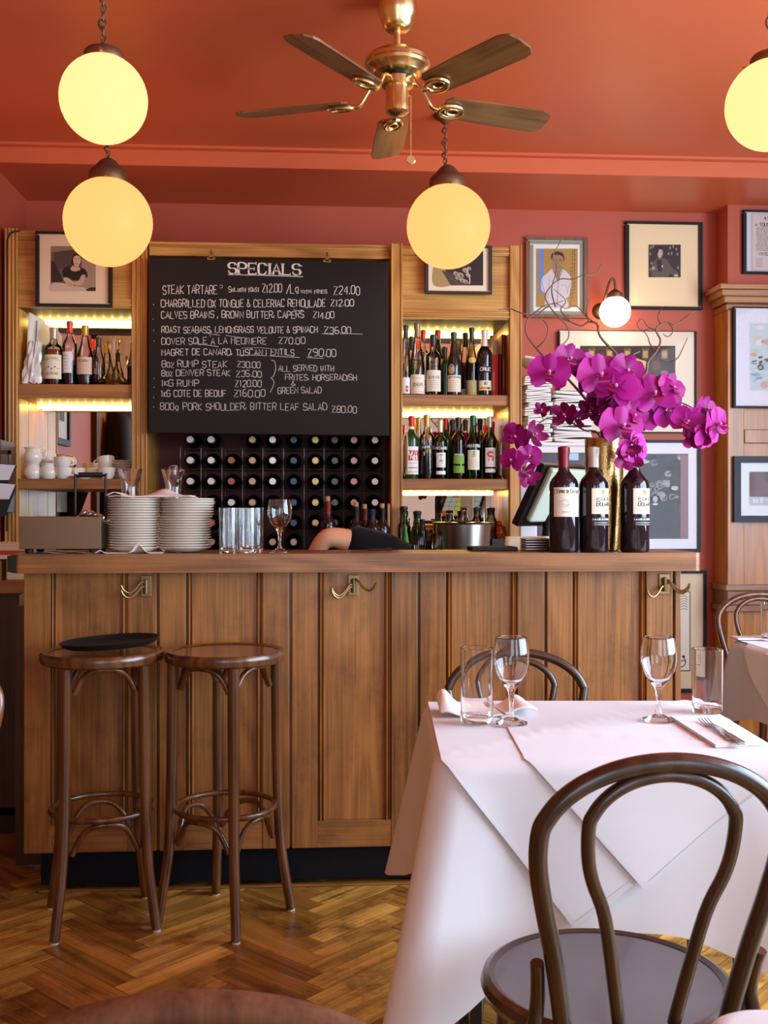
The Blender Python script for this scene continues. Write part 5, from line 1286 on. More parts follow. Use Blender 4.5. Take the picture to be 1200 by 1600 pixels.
def picture(label, box, Y, fw, fcol, matcol, win, k, org, draw, fmat='print', depth=.022, innermat=None, glassy=True):
    """box, win in crop pixels (k per frame pixel, org = crop corner)"""
    px = lambda x, y, yy: P(org[0] + x / k, org[1] + y / k, yy)
    x0, y0, x1, y1 = box; c = px((x0 + x1) / 2, (y0 + y1) / 2, Y)
    t = thing('framed_picture', label, 'picture', c, 0)
    mb = MB(); yf = Y - depth; s = S(*fcol)
    for a, b, a2, b2 in ((x0, y0, x1, y0 + fw), (x0, y1 - fw, x1, y1), (x0, y0 + fw, x0 + fw, y1 - fw), (x1 - fw, y0 + fw, x1, y1 - fw)):
        p, q = px(a, b, yf), px(a2, b2, yf); mb.box((p.x, yf, p.z), (q.x, Y, q.z), s)
    mb.build('frame', fmat, t, org=c)
    ym = Y - depth * .45
    p, q = px(x0 + fw * .5, y0 + fw * .5, ym), px(x1 - fw * .5, y1 - fw * .5, ym); m_ = MB().box((p.x, ym, p.z), (q.x, Y - .001, q.z), S(*matcol))
    m_.build('mount', 'print', t, org=c)
    pc = Pic(ym - .0008, org[0], org[1], k); pc.rect(*win, (120, 110, 100)); draw(pc, *win); pc.mb.build('print', 'print', t, org=c)
    if glassy:
        yg = Y - depth * .75
        p, q = px(x0 + fw * .6, y0 + fw * .6, yg), px(x1 - fw * .6, y1 - fw * .6, yg)
        MB().add([(p.x, yg, q.z), (q.x, yg, q.z), (q.x, yg, p.z), (p.x, yg, p.z)], [(0, 1, 2, 3)]).build('glazing', 'frame_glass', t, org=c)
    return t

def d_seated(p, a, b, c, d):
    p.rect(a, b, c, d, (150, 128, 104)); p.poly([(a, b + 70), (350, b + 80), (590, 318), (700, 340), (c, 420), (c, d), (a, d)], (116, 94, 76)); p.poly([(350, 352), (580, 320), (660, 420), (640, 560), (370, 560)], (92, 74, 60))
    p.poly([(700, 430), (c, 500), (c, d), (700, d)], (172, 146, 118)); p.poly([(a, 460), (360, 470), (470, 700), (430, 740), (a, 720)], (60, 46, 38))
    p.poly([(760, 820), (800, 795), (c, 790), (c, d), (750, d)], (60, 48, 40))
    p.blob([(590, 400), (630, 364), (690, 392), (700, 470), (672, 520), (600, 512), (572, 490)], (40, 30, 26))
    p.blob([(465, 570), (560, 520), (700, 545), (760, 590), (770, 668), (700, 660), (640, 705), (520, 680), (470, 650)], (46, 36, 32)); p.blob([(560, 560), (600, 520), (690, 560), (640, 590), (590, 588)], (214, 178, 142))
    p.poly([(605, 500), (665, 505), (668, 545), (600, 540)], (196, 160, 126)); p.blob([(598, 420), (640, 392), (688, 420), (690, 470), (660, 520), (624, 520), (598, 480)], (222, 186, 150))
    p.line([(606, 430), (628, 428)], 7, (60, 44, 36)); p.line([(652, 432), (676, 432)], 7, (60, 44, 36)); p.line([(640, 440), (634, 468), (644, 472)], 4, (150, 116, 90)); p.line([(624, 492), (640, 496), (658, 492)], 6, (110, 70, 56))
    p.blob([(a + 4, 760), (360, 730), (480, 740), (560, 770), (730, 790), (752, 830), (740, d - 1), (a + 4, d - 1)], (214, 188, 158))
    p.blob([(700, 640), (745, 640), (740, 700), (690, 772), (600, 760), (580, 720), (660, 710)], (206, 172, 138)); p.blob([(470, 680), (520, 668), (580, 710), (600, 760), (575, 795), (530, 770), (490, 720)], (220, 184, 150))
    for k in range(4): p.line([(520 + 18 * k, 720 + 4 * k), (548 + 16 * k, 780 - 2 * k)], 4, (140, 108, 84))
picture('black framed photo of a seated woman in a dark dress, left cabinet', (120, 86, 1078, 1036), YC - .018, 46, (34, 28, 22), (240, 214, 174), (316, 276, 876, 838), 8.0, (40, 350), d_seated)
def d_curls(p, a, b, c, d):
    p.rect(a, b, c, d, (52, 42, 38)); p.blob([(a + 1, 225), (200, 220), (240, 280), (258, d - 1), (a + 1, d - 1)], (172, 150, 92)); 
    p.poly([(200, 250), (255, 262), (380, d), (258, d)], (80, 66, 58))
    for x, y, r in ((290, 270, 18), (320, 280, 20), (350, 250, 20), (330, 312, 18), (366, 280, 16), (300, 298, 15), (372, 238, 14), (350, 320, 16)): p.ell(x, y, r, r * .7, (188, 168, 148), .5); p.ell(x + 2, y + 3, r * .5, r * .3, (96, 80, 72), .5)
    p.line([(352, 240), (376, 300), (372, 336)], 8, (206, 186, 166)); p.line([(250, 290), (300, 330), (340, 342)], 3, (120, 104, 92))
picture('dark framed photo half hidden behind the globe on the right cabinet', (98, 88, 516, 396), YC - .018, 20, (52, 46, 40), (244, 226, 194), (150, 130, 460, 344), 4.0, (640, 360), d_curls)
def d_coat(p, a, b, c, d):
    p.rect(a, b, c, d, (182, 138, 72)); p.rect(a + 18, b, a + 50, d - 90, (112, 140, 196))
    p.hold = True; p.n += 1
    for q, (x, y0, y1) in enumerate(((310, 124, 420), (322, 124, 400), (298, 240, 480))):
        y = y0
        while y < y1: hh = rk.uniform(8, 22); p.line([(x, y), (x, y + hh)], 3.5, (66, 48, 30)); y += hh + 7
    p.hold = False
    p.blob([(176, 150), (205, 136), (245, 146), (256, 180), (246, 200), (180, 196), (170, 172)], (56, 50, 46)); p.poly([(188, 225), (240, 225), (262, 290), (215, 340), (168, 290)], (150, 126, 84))
    p.blob([(178, 172), (205, 158), (246, 172), (244, 225), (222, 262), (200, 262), (180, 228)], (168, 128, 96))
    p.blob([(150, 272), (180, 252), (214, 330), (240, 252), (290, 290), (300, 340), (288, 420), (270, 440), (276, d - 2), (136, d - 2), (140, 420), (106, 380), (112, 310)], (216, 204, 208))
    p.line([(176, 258), (214, 330), (206, d - 4)], 4, (130, 112, 120)); p.line([(244, 256), (216, 330)], 4, (130, 112, 120)); p.line([(110, 330), (128, 400), (150, 412)], 3, (150, 134, 140)); p.line([(292, 340), (272, 412)], 3, (150, 134, 140))
    p.line([(232, 360), (268, 352), (270, 386)], 3, (160, 144, 150)); p.line([(160, 300), (150, 440)], 2.5, (170, 156, 160))
    p.line([(186, 192), (204, 190)], 5, (60, 44, 36)); p.line([(222, 190), (240, 192)], 5, (60, 44, 36)); p.line([(212, 196), (206, 222), (216, 226)], 3, (110, 80, 60)); p.line([(200, 240), (224, 240)], 4, (110, 70, 56))
picture('wood framed drawing of a man in a white jacket on ochre paper', (8, 38, 410, 566), YW - .002, 26, (255, 255, 255), (240, 236, 226), (72, 118, 342, 496), 4.138, (820, 360), d_coat, fmat='frame_wood')
f3 = bpy.data.objects['framed_picture.002']
mb = MB(); ym = YW - .002 - .0125; px_ = lambda x, y: P(820 + x / 4.138, 360 + y / 4.138, ym)
for a, b, a2, b2 in ((34, 64, 386, 92), (34, 520, 386, 546), (34, 92, 56, 520), (358, 92, 386, 520)): p_, q_ = px_(a, b), px_(a2, b2); mb.box((p_.x, ym, p_.z), (q_.x, ym + .003, q_.z), S(150, 150, 132))
mb.build('inner_mount', 'print', f3, org=f3.location)
def d_barman(p, a, b, c, d):
    p.rect(a, b, c, d, (56, 42, 38))
    for x, y in ((a + 14, b + 20), (a + 30, b + 12), (a + 140, b + 22), (a + 160, b + 14), (a + 180, b + 30), (a + 12, b + 60), (a + 20, b + 120), (a + 16, b + 160), (a + 130, b + 60), (a + 150, b + 58), (a + 188, b + 62), (a + 190, b + 150)): p.rect(x - 6, y - 10, x + 5, y + 8, (150, 126, 112))
    p.blob([(824, 220), (846, 186), (878, 176), (920, 190), (950, 240), (990, 272), (980, 300), (940, 280), (920, 300), (830, 300), (816, 262)], (98, 82, 72)); p.poly([(852, 190), (884, 190), (884, 270), (862, 262)], (44, 34, 32))
    p.blob([(858, 130), (872, 116), (890, 130), (890, 160), (876, 178), (862, 170)], (206, 176, 152)); p.blob([(852, 140), (856, 114), (880, 108), (890, 124), (868, 124), (862, 146)], (40, 30, 28)); p.ell(889, 232, 5, 7, (230, 210, 190)); p.ell(832, 244, 9, 11, (190, 164, 146)); p.ell(978, 292, 14, 8, (206, 180, 156))
    p.line([(876, 140), (884, 140)], 3, (60, 44, 40)); p.line([(874, 164), (884, 164)], 3, (90, 60, 52))
picture('black framed small square photo of a barman on a wide cream mount', (652, -62, 1152, 512), YW - .002, 24, (20, 15, 14), (246, 218, 172), (800, 92, 1008, 303), 4.138, (820, 360), d_barman)
def d_shelf(p, a, b, c, d):
    p.rect(a, b, c, d, (64, 42, 32))
    for k in range(26):
        x, y = rk.uniform(a + 10, c - 10), rk.uniform(b + 8, d - 10); p.ell(x, y, rk.uniform(8, 26), rk.uniform(6, 16), rk.choice([(82, 58, 44), (50, 32, 26), (98, 72, 54)]), rk.uniform(0, 3))
    for x in (300, 440, 580, 720, 870):
        p.rect(x - 4, b + 16, x + 48, b + 100, (128, 100, 66)); p.rect(x + 4, b + 40, x + 40, b + 92, (190, 160, 100)); p.rect(x + 2, b + 14, x + 42, b + 30, (96, 70, 50))
    p.blob([(600, 330), (640, 296), (730, 318), (764, 340), (760, 390), (720, 430), (640, 420), (600, 380)], (226, 190, 96)); p.blob([(790, 350), (820, 320), (860, 340), (850, 390), (810, 400)], (120, 68, 46)); p.ell(890, 410, 30, 14, (150, 128, 108)); p.rect(a, d - 60, c, d - 44, (150, 126, 86))
    p.line([(600, 300), (640, 262), (690, 280)], 5, (24, 18, 16)); p.line([(580, 300), (700, 246)], 8, (170, 150, 150))
picture('large black framed print of bottles on a dark shelf behind the orchids', (64, 76, 1144, 882), YW - .002, 12, (22, 16, 14), (244, 226, 200), (232, 202, 976, 690), 5.0, (860, 500), d_shelf)
def d_doodle(p, a, b, c, d):
    p.rect(a, b, c, d, (78, 76, 78)); cols = [(44, 42, 44), (160, 158, 158), (198, 194, 194), (70, 68, 70), (24, 22, 24)]
    for k in range(44):
        x, y = rk.uniform(a + 6, c - 6), rk.uniform(b + 4, b + (d - b) * .58); r = rk.uniform(8, 24); p.ell(min(max(x, a + r), c - r), max(y, b + r), r, r * rk.uniform(.4, .9), rk.choice(cols), rk.uniform(0, 3) * 0)
    for k in range(16):
        x, y = rk.uniform(a + 20, c - 24), rk.uniform(b + 16, b + (d - b) * .55); r = rk.uniform(8, 16); p.line([(x + r * math.cos(q), y + r * math.sin(q)) for q in (0, 1, 2, 3, 4.4, 5.5)], 3, (206, 202, 202))
    p.ell((a + c) / 2 - 20, b + 232, 26, 22, (40, 38, 40)); p.ell((a + c) / 2 - 20, b + 232, 13, 17, (190, 186, 186)); p.rect((a + c) / 2 - 32, b + 252, (a + c) / 2 - 8, b + 262, (220, 216, 216))
    p.hold = True; p.n += 1
    for k in range(170):
        x, y = rk.uniform(a + 3, c - 18), rk.uniform(b + (d - b) * .62, d - 12); p.line([(x, y), (x + rk.uniform(-7, 7), y + rk.uniform(4, 10))], 2.2, rk.choice([(150, 148, 148), (38, 37, 38), (62, 60, 62)]))
    p.hold = False
    p.poly([(c - 40, b + 6), (c - 2, b + 6), (c - 2, d - 4), (c - 40, d - 4)], (150, 104, 112))
    for k in range(16): y = b + 20 + k * (d - b - 40) / 16; p.line([(c - 36, y), (c - 6, y + rk.uniform(-14, 14))], 2, (200, 160, 166))
picture('slate framed grey patterned print standing behind the wine bottles', (-165, 88, 312, 662), YW - .002, 16, (46, 48, 56), (240, 234, 240), (-50, 160, 246, 594), 3.265, (1000, 660), d_doodle)
def d_script(p, a, b, c, d):
    p.rect(a, b, c, d, (236, 226, 206)); 
    for pts in ([(a, b), (c, b), (c, d), (a, d), (a, b)],):
        for q in range(4): p.line([pts[q], pts[q + 1]], 7, (24, 20, 18))
    for k in range(6): y = b + 40 + k * 20; p.line([(c - 70, y), (c - 40, y - 8), (c - 20, y + 4)], 4, (60, 50, 44))
    p.ell(c - 50, d - 110, 12, 10, (24, 20, 18)); p.line([(c - 44, d - 100), (c - 34, d - 60), (c - 60, d - 30), (c - 90, d - 40)], 7, (24, 20, 18)); p.line([(c - 80, d - 76), (c - 30, d - 80)], 6, (24, 20, 18))
picture('tall black framed lettering print beside the right end of the bar', (-330, 160, 322, 1108), YW - .002, 20, (18, 15, 14), (230, 206, 172), (-200, 322, 190, 940), 5.0, (1040, 860), d_script)
Yq = PY - .030
def d_poster(p, a, b, c, d):
    p.rect(a, b, c, d, (206, 190, 186)); p.rect(a + 4, b + 4, c - 4, d - 4, (170, 96, 106)); p.rect(a + 8, b + 8, c - 8, d - 8, (214, 198, 194)); p.rect(a + 16, b + 14, c - 16, d - 14, (212, 196, 190))
    p.poly([(565, 350), (585, 342), (606, 382), (588, 392)], (170, 40, 60)); p.poly([(612, 335), (640, 340), (640, 366), (618, 362)], (30, 30, 60))
    p.text('A TOUS LES FRANCAIS', 446, 1060, 474, 44, 8, (50, 36, 36))
    p.hold = True; p.n += 1
    for k in range(24):
        y = 492 + k * 14; x = 450 + rk.uniform(0, 24)
        while x < 1050: l = rk.uniform(14, 54); p.line([(x, y), (x + l, y)], 5, (96, 78, 76)); x += l + 10
    p.hold = False
    p.text('VIVE LA FRANCE', 492, 1010, 882, 44, 8, (50, 36, 36))
    for k in range(6): p.line([(455, 925 + 22 * k), (545, 925 + 22 * k)], 5, (110, 92, 90))
picture('black framed printed proclamation high on the pier wall', (284, 244, 1220, 1140), PY - .002, 42, (20, 16, 18), (212, 208, 212), (394, 298, 1110, 1090), 8.886, (1130, 300), d_poster)
def d_abstract(p, a, b, c, d):
    p.rect(a, b, c, d, (190, 200, 204)); cs = [(150, 190, 200), (214, 186, 170), (226, 214, 200), (120, 160, 170), (230, 200, 150), (206, 150, 130), (170, 200, 160)]
    for k in range(46):
        r = rk.uniform(8, 30); x, y = rk.uniform(a + r, c - r), rk.uniform(b + r, d - r); p.ell(x, y, r, r * rk.uniform(.3, .8), rk.choice(cs), 0)
    for k in range(16):
        x, y = rk.uniform(a + 8, c - 40), rk.uniform(b + (d - b) * .35, d - 30); p.line([(x, y), (x + rk.uniform(6, 20), y - rk.uniform(-10, 22)), (x + rk.uniform(20, 38), y + rk.uniform(-10, 10))], rk.uniform(4, 12), rk.choice([(52, 40, 36), (70, 36, 40), (40, 44, 50)]))
picture('black framed colourful abstract painting on the oak panelled pier', (426, 714, 900, 1350), Yq, 14, (28, 20, 20), (222, 216, 228), (526, 820, 800, 1242), 4.0, (1040, 300), d_abstract)
def d_snow(p, a, b, c, d):
    p.rect(a, b, c, d, (112, 76, 78)); p.poly([(a, b), (a + 30, b), (a + 34, d - 50), (a, d - 44)], (96, 40, 44)); p.poly([(630, b), (720, b), (720, 320), (660, 310), (636, 290)], (70, 36, 42)); p.rect(660, 250, 720, 300, (140, 130, 140))
    p.poly([(a, d - 46), (c, d - 40), (c, d), (a, d)], (186, 188, 198)); p.ell(582, 400, 6, 12, (230, 226, 224)); p.ell(598, 402, 6, 10, (236, 226, 214)); p.ell(620, 396, 7, 14, (226, 222, 220))
    p.hold = True; p.n += 1
    for k in range(60): p.ell(rk.uniform(a + 3, c - 3), rk.uniform(b + 3, d - 46), 1.8, 1.8, (216, 206, 208), 0, 6)
picture('grey framed small snowy street photo low on the panelled pier', (482, 172, 800, 510), Yq, 34, (58, 62, 72), (226, 232, 230), (558, 252, 720, 424), 3.265, (1000, 660), d_snow)

# picture lying in the mirrors: small frames on the boarded left wall and the coat hung there
def side_frame(label, y0, y1, z0, z1, col, matc):
    t = thing('framed_picture', label, 'picture', (XL, (y0 + y1) / 2, (z0 + z1) / 2)); og = t.location.copy(); f = .035
    mb = MB()
    for a in (((y0, z0), (y1, z0 + f)), ((y0, z1 - f), (y1, z1)), ((y0, z0 + f), (y0 + f, z1 - f)), ((y1 - f, z0 + f), (y1, z1 - f))): mb.box((XL + .001, a[0][0], a[0][1]), (XL + .025, a[1][0], a[1][1]), S(*col))
    mb.build('frame', 'print', t, org=og)
    MB().box((XL + .001, y0 + f, z0 + f), (XL + .012, y1 - f, z1 - f), S(*matc)).build('mount', 'print', t, org=og)
    MB().box((XL + .012, (y0 * 2 + y1) / 3, (z0 * 2 + z1) / 3), (XL + .0135, (y0 + 2 * y1) / 3, (z0 + 2 * z1) / 3), S(70, 66, 64)).build('print', 'print', t, org=og)
side_frame('small black framed picture on the left wall, seen in the mirror above cups', 4.30, 4.62, 1.60, 2.0, (26, 22, 22), (220, 214, 206))
side_frame('small black framed picture low on the left wall, seen in the mirror', 4.25, 4.60, 1.13, 1.50, (26, 22, 22), (220, 214, 206))
t = thing('winter_coat', 'dark hooded coat hanging on the boarded left wall, seen in the mirror', 'coat', (XL + .03, 2.95, 2.02))
def coat(u, v):
    a = math.pi * (u - .0); wd = .17 + .20 * min(1, v * 2.4) + .06 * v; dp = .10 + .10 * min(1, v * 2)
    f = 1 + .10 * math.sin(9 * a + 3 * v) * v
    return (max(.004, dp * math.sin(a)) * f, wd * math.cos(a) * f, .02 - 1.05 * v - .12 * (1 - math.sin(a)) * (1 - v))
MB().sheet(coat, 44, 24).build('body', 'coat_cloth', t, solid=.01)
MB().sheet(lambda u, v: (.05 + .11 * math.sin(math.pi * u) * math.sin(math.pi * (.15 + .8 * v)), .17 * math.cos(math.pi * u), .02 - .26 * v), 20, 10).build('hood', 'coat_cloth', t, solid=.012)
for sy in (-1, 1): MB().tube(smoothpath([(.06, sy * .25, -.18), (.09, sy * .33, -.42), (.10, sy * .34, -.66), (.11, sy * .33, -.84)], 5), lambda q: .075 - .022 * q, 14).build('sleeve', 'coat_cloth', t)
MB().tube([(-.028, 0, .02), (.03, 0, .01), (.045, 0, .035)], .006, 8).build('hook', 'hook_brass', t)

# ================================================================== VASE, ORCHIDS, WILLOW
YV = 3.585; VX = X(944, YV)
t = thing('flower_vase', 'tall hammered gold vase full of magenta orchids on the bar', 'vase', (VX, YV, ZBAR)); hv = Z(684, YV) - ZBAR
MB().lathe([(0, .002), (.047, .0), (.052, .004), (.056, .06), (.061, .16), (.0645, .27), (.066, hv - .01), (.0655, hv), (.0625, hv), (.061, .25), (.052, .05), (0, .012)], 56).build('vase_body', 'vase_gold', t)
PET = [S(168, 14, 128), S(150, 10, 112), S(128, 8, 84), S(182, 26, 150)]
def petal_mesh(mb, ang, L, Wd, cup, col, twist=0.0, base=.10):
    M = Matrix.Rotation(ang, 3, 'Y')
    def f(u, v):
        w_ = Wd * max(0.0, 1 - abs(2 * (v + base) / (1 + base) - 1.12) ** 2.6 / 1.12) ** .62 if v < 1 else Wd * .12
        x = (u - .5) * w_; z = .004 + L * v; y = -cup * L * (v ** 2) * .35 + .20 * abs(u - .5) * w_ * (1 if cup >= 0 else -1) - .05 * L * math.sin(3 * v) * twist
        return M @ Vector((x, y, z))
    def cf(u, v):
        e = abs(u - .5) * 2; k = .72 + .30 * v + .12 * e; return (min(1, col[0] * k), col[1] * k * (.8 + .4 * v), min(1, col[2] * k))
    mb.sheet(f, 6, 8, col, 0, True, cf)
FLW = []
def orchid_parts(variant):
    rr = random.Random(40 + variant); col = PET[variant % 4]
    s, p, l, c = MB(), MB(), MB(), MB()
    spread = (1.0, .9, .55, 1.0)[variant]
    cup = (.25, .55, 1.6, -.2)[variant]
    for a in (0, 128, -128): petal_mesh(s, R(a + rr.uniform(-6, 6)), .050 * (.8 + .2 * spread), .036, cup, tuple(x * .9 for x in col), rr.uniform(-1, 1))
    for a in (66, -66): petal_mesh(p, R(a + rr.uniform(-5, 5)) * (1 if variant != 2 else .8), .054, .068 * spread, cup * .8, col, rr.uniform(-1, 1), .16)
    dk = S(132, 8, 74)
    def lip(u, v): return ((u - .5) * .030 * math.sin(math.pi * min(.98, v * .9 + .08)), -.010 - .020 * math.sin(2.6 * v), -.004 - .022 * v)
    l.sheet(lip, 6, 6, dk)
    for sx in (-1, 1): l.sheet(lambda u, v: (sx * (.004 + .012 * v), -.008 - .014 * u, .004 + .004 * v - .010 * u), 3, 4, dk)
    c.lathe([(0, .016), (.0045, .013), (.005, .004), (.003, 0)], 10, (0, -.004, .001), S(214, 120, 180), mtx=Matrix.Rotation(R(70), 3, 'X'))
    return s, p, l, c
ORC = {}
def blossom(root, variant, loc, rot, scale):
    """one flower as a part of its spray, with sepals, lip and column beneath it"""
    if variant not in ORC:
        s, p, l, c = orchid_parts(variant)
        o = p.build('flower', 'petal', root, loc=loc, rot=rot); s.build('sepals', 'petal', o); l.build('lip', 'petal', o); c.build('column', 'petal', o)
        ORC[variant] = o
    else:
        src = ORC[variant]; o = src.copy(); COL.objects.link(o); o.parent = root; o.location = loc; o.rotation_euler = rot
        for ch in list(src.children): d = ch.copy(); COL.objects.link(d); d.parent = o
    o.scale = (scale,) * 3; return o
SPR = {
 'A': ('orchid spray drooping left of the vase over the wine bottles', [(934, 690, 3.58), (912, 672, 3.57), (884, 656, 3.55), (862, 652, 3.53), (842, 662, 3.52), (824, 688, 3.50), (815, 715, 3.49), (822, 740, 3.48)],
       [(846, 642, 24, 2, -20, 20, 3.53), (883, 650, 40, 2, -35, 0, 3.54), (902, 654, 30, 2, 40, 15, 3.56), (806, 683, 40, 1, -30, 30, 3.50), (834, 680, 38, 2, 20, 40, 3.50), (800, 720, 36, 3, -40, 10, 3.49), (826, 714, 36, 1, 5, 0, 3.48), (824, 742, 36, 2, 10, 150, 3.48)]),
 'B': ('orchid spray arching to the right of the vase with flowers at its tip', [(955, 690, 3.58), (972, 655, 3.56), (1000, 630, 3.55), (1035, 624, 3.54), (1066, 630, 3.53), (1092, 644, 3.52), (1112, 664, 3.51), (1118, 684, 3.50)],
       [(1022, 618, 62, 0, 0, -10, 3.50), (1048, 608, 48, 1, 25, 20, 3.52), (1042, 640, 48, 3, 15, 150, 3.55), (1002, 646, 52, 3, -10, 190, 3.56), (986, 640, 46, 1, -15, 30, 3.54), (1074, 660, 46, 3, -15, 30, 3.50), (1102, 640, 38, 1, 30, 10, 3.52), (1120, 664, 50, 0, 35, -20, 3.49), (1086, 682, 42, 2, -10, 170, 3.50), (1104, 676, 44, 3, 20, 160, 3.49)]),
 'C': ('orchid spray rising to the upper left of the vase', [(938, 690, 3.59), (930, 650, 3.58), (920, 615, 3.57), (902, 590, 3.55), (880, 578, 3.53), (858, 582, 3.52)],
       [(858, 584, 56, 0, -12, 5, 3.50), (889, 562, 46, 1, 15, 10, 3.52), (906, 590, 44, 3, 30, 60, 3.55), (912, 572, 38, 3, 10, -20, 3.57), (930, 622, 42, 2, 20, -25, 3.56), (922, 645, 38, 2, -20, 10, 3.58)]),
 'D': ('orchid spray standing up in the middle of the bunch', [(946, 690, 3.58), (948, 650, 3.57), (950, 615, 3.55), (956, 590, 3.53), (974, 572, 3.52)],
       [(937, 588, 62, 0, 5, -5, 3.50), (978, 580, 50, 1, 10, 20, 3.51), (985, 600, 42, 0, 30, 60, 3.52), (962, 606, 58, 3, -25, 25, 3.48), (950, 628, 44, 2, 0, 150, 3.54), (966, 642, 44, 2, 30, 10, 3.54), (948, 664, 44, 2, -10, 60, 3.55)]),
 'E': ('orchid spray hanging in front of the vase rim', [(952, 690, 3.56), (962, 668, 3.52), (972, 664, 3.49), (982, 684, 3.47), (986, 704, 3.46)],
       [(971, 668, 62, 0, 8, 4, 3.46), (988, 650, 46, 1, 20, 15, 3.49), (988, 696, 46, 3, 25, 150, 3.425), (980, 712, 44, 2, 0, 175, 3.415), (1000, 702, 30, 3, 40, 90, 3.425)]),
}
for key, (lab, stem, fls) in SPR.items():
    base = Vector((VX, YV, ZBAR + .06)); t = thing('orchid_spray', lab, 'orchid', base, 0, 'orchid sprays in the gold vase')
    pts = [base + Vector((0, 0, 0))] + [P(*q) for q in stem]
    pts[1] = pts[1].lerp(Vector((VX, YV, pts[1].z)), .55)
    MB().tube([p - base for p in smoothpath(pts, 5)], lambda q: .0034 - .0018 * q, 8).build('stem', 'stem_green', t)
    for px, py, sz, var, yaw, roll, Y in fls:
        c = P(px, py, Y - .02) - base; k = (sz / F * Y) / .105 * 1.12
        blossom(t, var, c, (R(random.Random(px).uniform(-16, 10)), R(roll), R(yaw)), k)
        near = min(smoothpath(pts, 5), key=lambda q: (q - base - c).length) - base
        if (near - c).length < .16: MB().tube(smoothpath([near, (near + c) / 2 + Vector((0, .008, -.006)), c + Vector((0, .004, 0))], 4), .0014, 6).build('flower_stalk', 'stem_green', t)
WIL = [('twisted willow branch bending left above the napkins', [(938, 690, 3.60), (934, 655, 3.60), (918, 628, 3.61), (900, 606, 3.62), (880, 585, 3.62), (858, 566, 3.62), (838, 544, 3.62), (823, 523, 3.62), (823, 502, 3.62), (832, 492, 3.62)], 3),
       ('twisted willow branch standing behind the wall lamp side', [(946, 690, 3.61), (952, 650, 3.62), (962, 600, 3.63), (965, 570, 3.63), (962, 552, 3.63), (946, 536, 3.63), (936, 522, 3.63), (933, 506, 3.63), (920, 503, 3.63), (908, 509, 3.63), (890, 502, 3.63), (872, 494, 3.63), (858, 478, 3.63)], 5),
       ('twisted willow branch curling to the right under the framed photo', [(954, 690, 3.60), (968, 640, 3.61), (984, 606, 3.62), (1000, 592, 3.62), (1010, 582, 3.62), (1012, 566, 3.62), (1026, 548, 3.62), (1032, 532, 3.62), (1025, 516, 3.62), (1032, 507, 3.62), (1044, 503, 3.62), (1052, 508, 3.62)], 7)]
TWG = {3: [[(832, 492), (850, 478), (868, 474), (880, 470)], [(832, 492), (818, 490), (806, 486), (796, 482), (780, 484)], [(838, 544), (852, 530), (856, 512), (848, 500), (840, 500)], [(858, 478), (852, 462), (862, 446), (876, 436), (896, 436), (912, 428)]],
       5: [[(872, 494), (886, 510), (888, 528), (874, 544), (866, 560)], [(920, 503), (916, 486), (920, 470), (914, 456), (918, 446)], [(868, 480), (862, 452), (870, 420), (864, 400), (872, 384), (878, 372)], [(890, 502), (876, 484), (884, 470), (866, 452)], [(936, 510), (916, 494), (900, 478), (884, 482), (870, 474)], [(858, 478), (846, 486), (836, 498)], [(914, 430), (930, 428), (940, 412)]],
       7: [[(1025, 516), (1012, 510), (1004, 498), (996, 506), (1002, 516), (1014, 514)], [(1032, 507), (1028, 494), (1034, 482)], [(1052, 508), (1066, 500), (1078, 490), (1088, 486)], [(1026, 548), (1016, 538), (1012, 526), (1006, 518)], [(1030, 560), (1044, 566), (1058, 560), (1066, 546), (1074, 528)], [(1044, 503), (1052, 516), (1044, 526), (1036, 522)]]}
for lab, pth, seed in WIL:
    base = Vector((VX, YV + .012, ZBAR + .06)); t = thing('willow_branch', lab, 'branch', base, 0, 'willow branches in the gold vase')
    pts = [base] + [P(*q) for q in pth]; pts[1] = pts[1].lerp(Vector((VX, YV, pts[1].z)), .6)
    MB().tube([p - base for p in smoothpath(pts, 5)], lambda q: .0062 - .0038 * q, 8).build('branch', 'twig', t)
    rw = random.Random(seed)
    for tw in TWG[seed]:
        q = [P(x, y, 3.625 + .012 * math.sin(i * 1.7 + seed)) - base for i, (x, y) in enumerate(tw)]
        MB().tube(smoothpath(q, 5), lambda q: .0027 - .0012 * q, 6).build('twig', 'twig', t)

# ================================================================== NAPKIN PILES, TILL, PAPERS BEHIND THE BAR
Yn = 4.95
t = thing('white_cupboard', 'white framed glazed cupboard behind the bar under the napkin piles', 'cupboard', (X(875, Yn), Yn, ZB - .1)); og = t.location.copy()
xa_, xb_, zt_ = X(822, Yn), X(955, Yn), Z(690, Yn)
mb = MB()
for a, b in (((xa_, Yn, .9), (xa_ + .05, YW - .03, zt_)), ((xb_ - .05, Yn, .9), (xb_, YW - .03, zt_)), ((xa_, Yn, zt_ - .05), (xb_, YW - .03, zt_)), ((xa_, Yn, 0), (xb_, YW - .03, .95)), ((xa_, YW - .05, .9), (xb_, YW - .03, zt_))): mb.box(a, b, S(236, 228, 226))
mb.build('carcass', 'print', t, org=og, bevel=.004)
mb = MB(); mb.box((xa_ - .012, Yn - .015, zt_ - .018), (xb_ + .012, YW - .03, zt_), S(240, 232, 230)); mb.build('top', 'print', t, org=og, bevel=.004)
MB().box((xa_ + .05, Yn + .02, .95), (xb_ - .05, Yn + .03, zt_ - .05), S(66, 40, 56)).box((X(874, Yn), Yn + .012, Z(718, Yn)), (X(905, Yn), Yn + .02, Z(698, Yn)), S(170, 200, 214)).build('back_panel', 'ink_gloss', t, org=og)
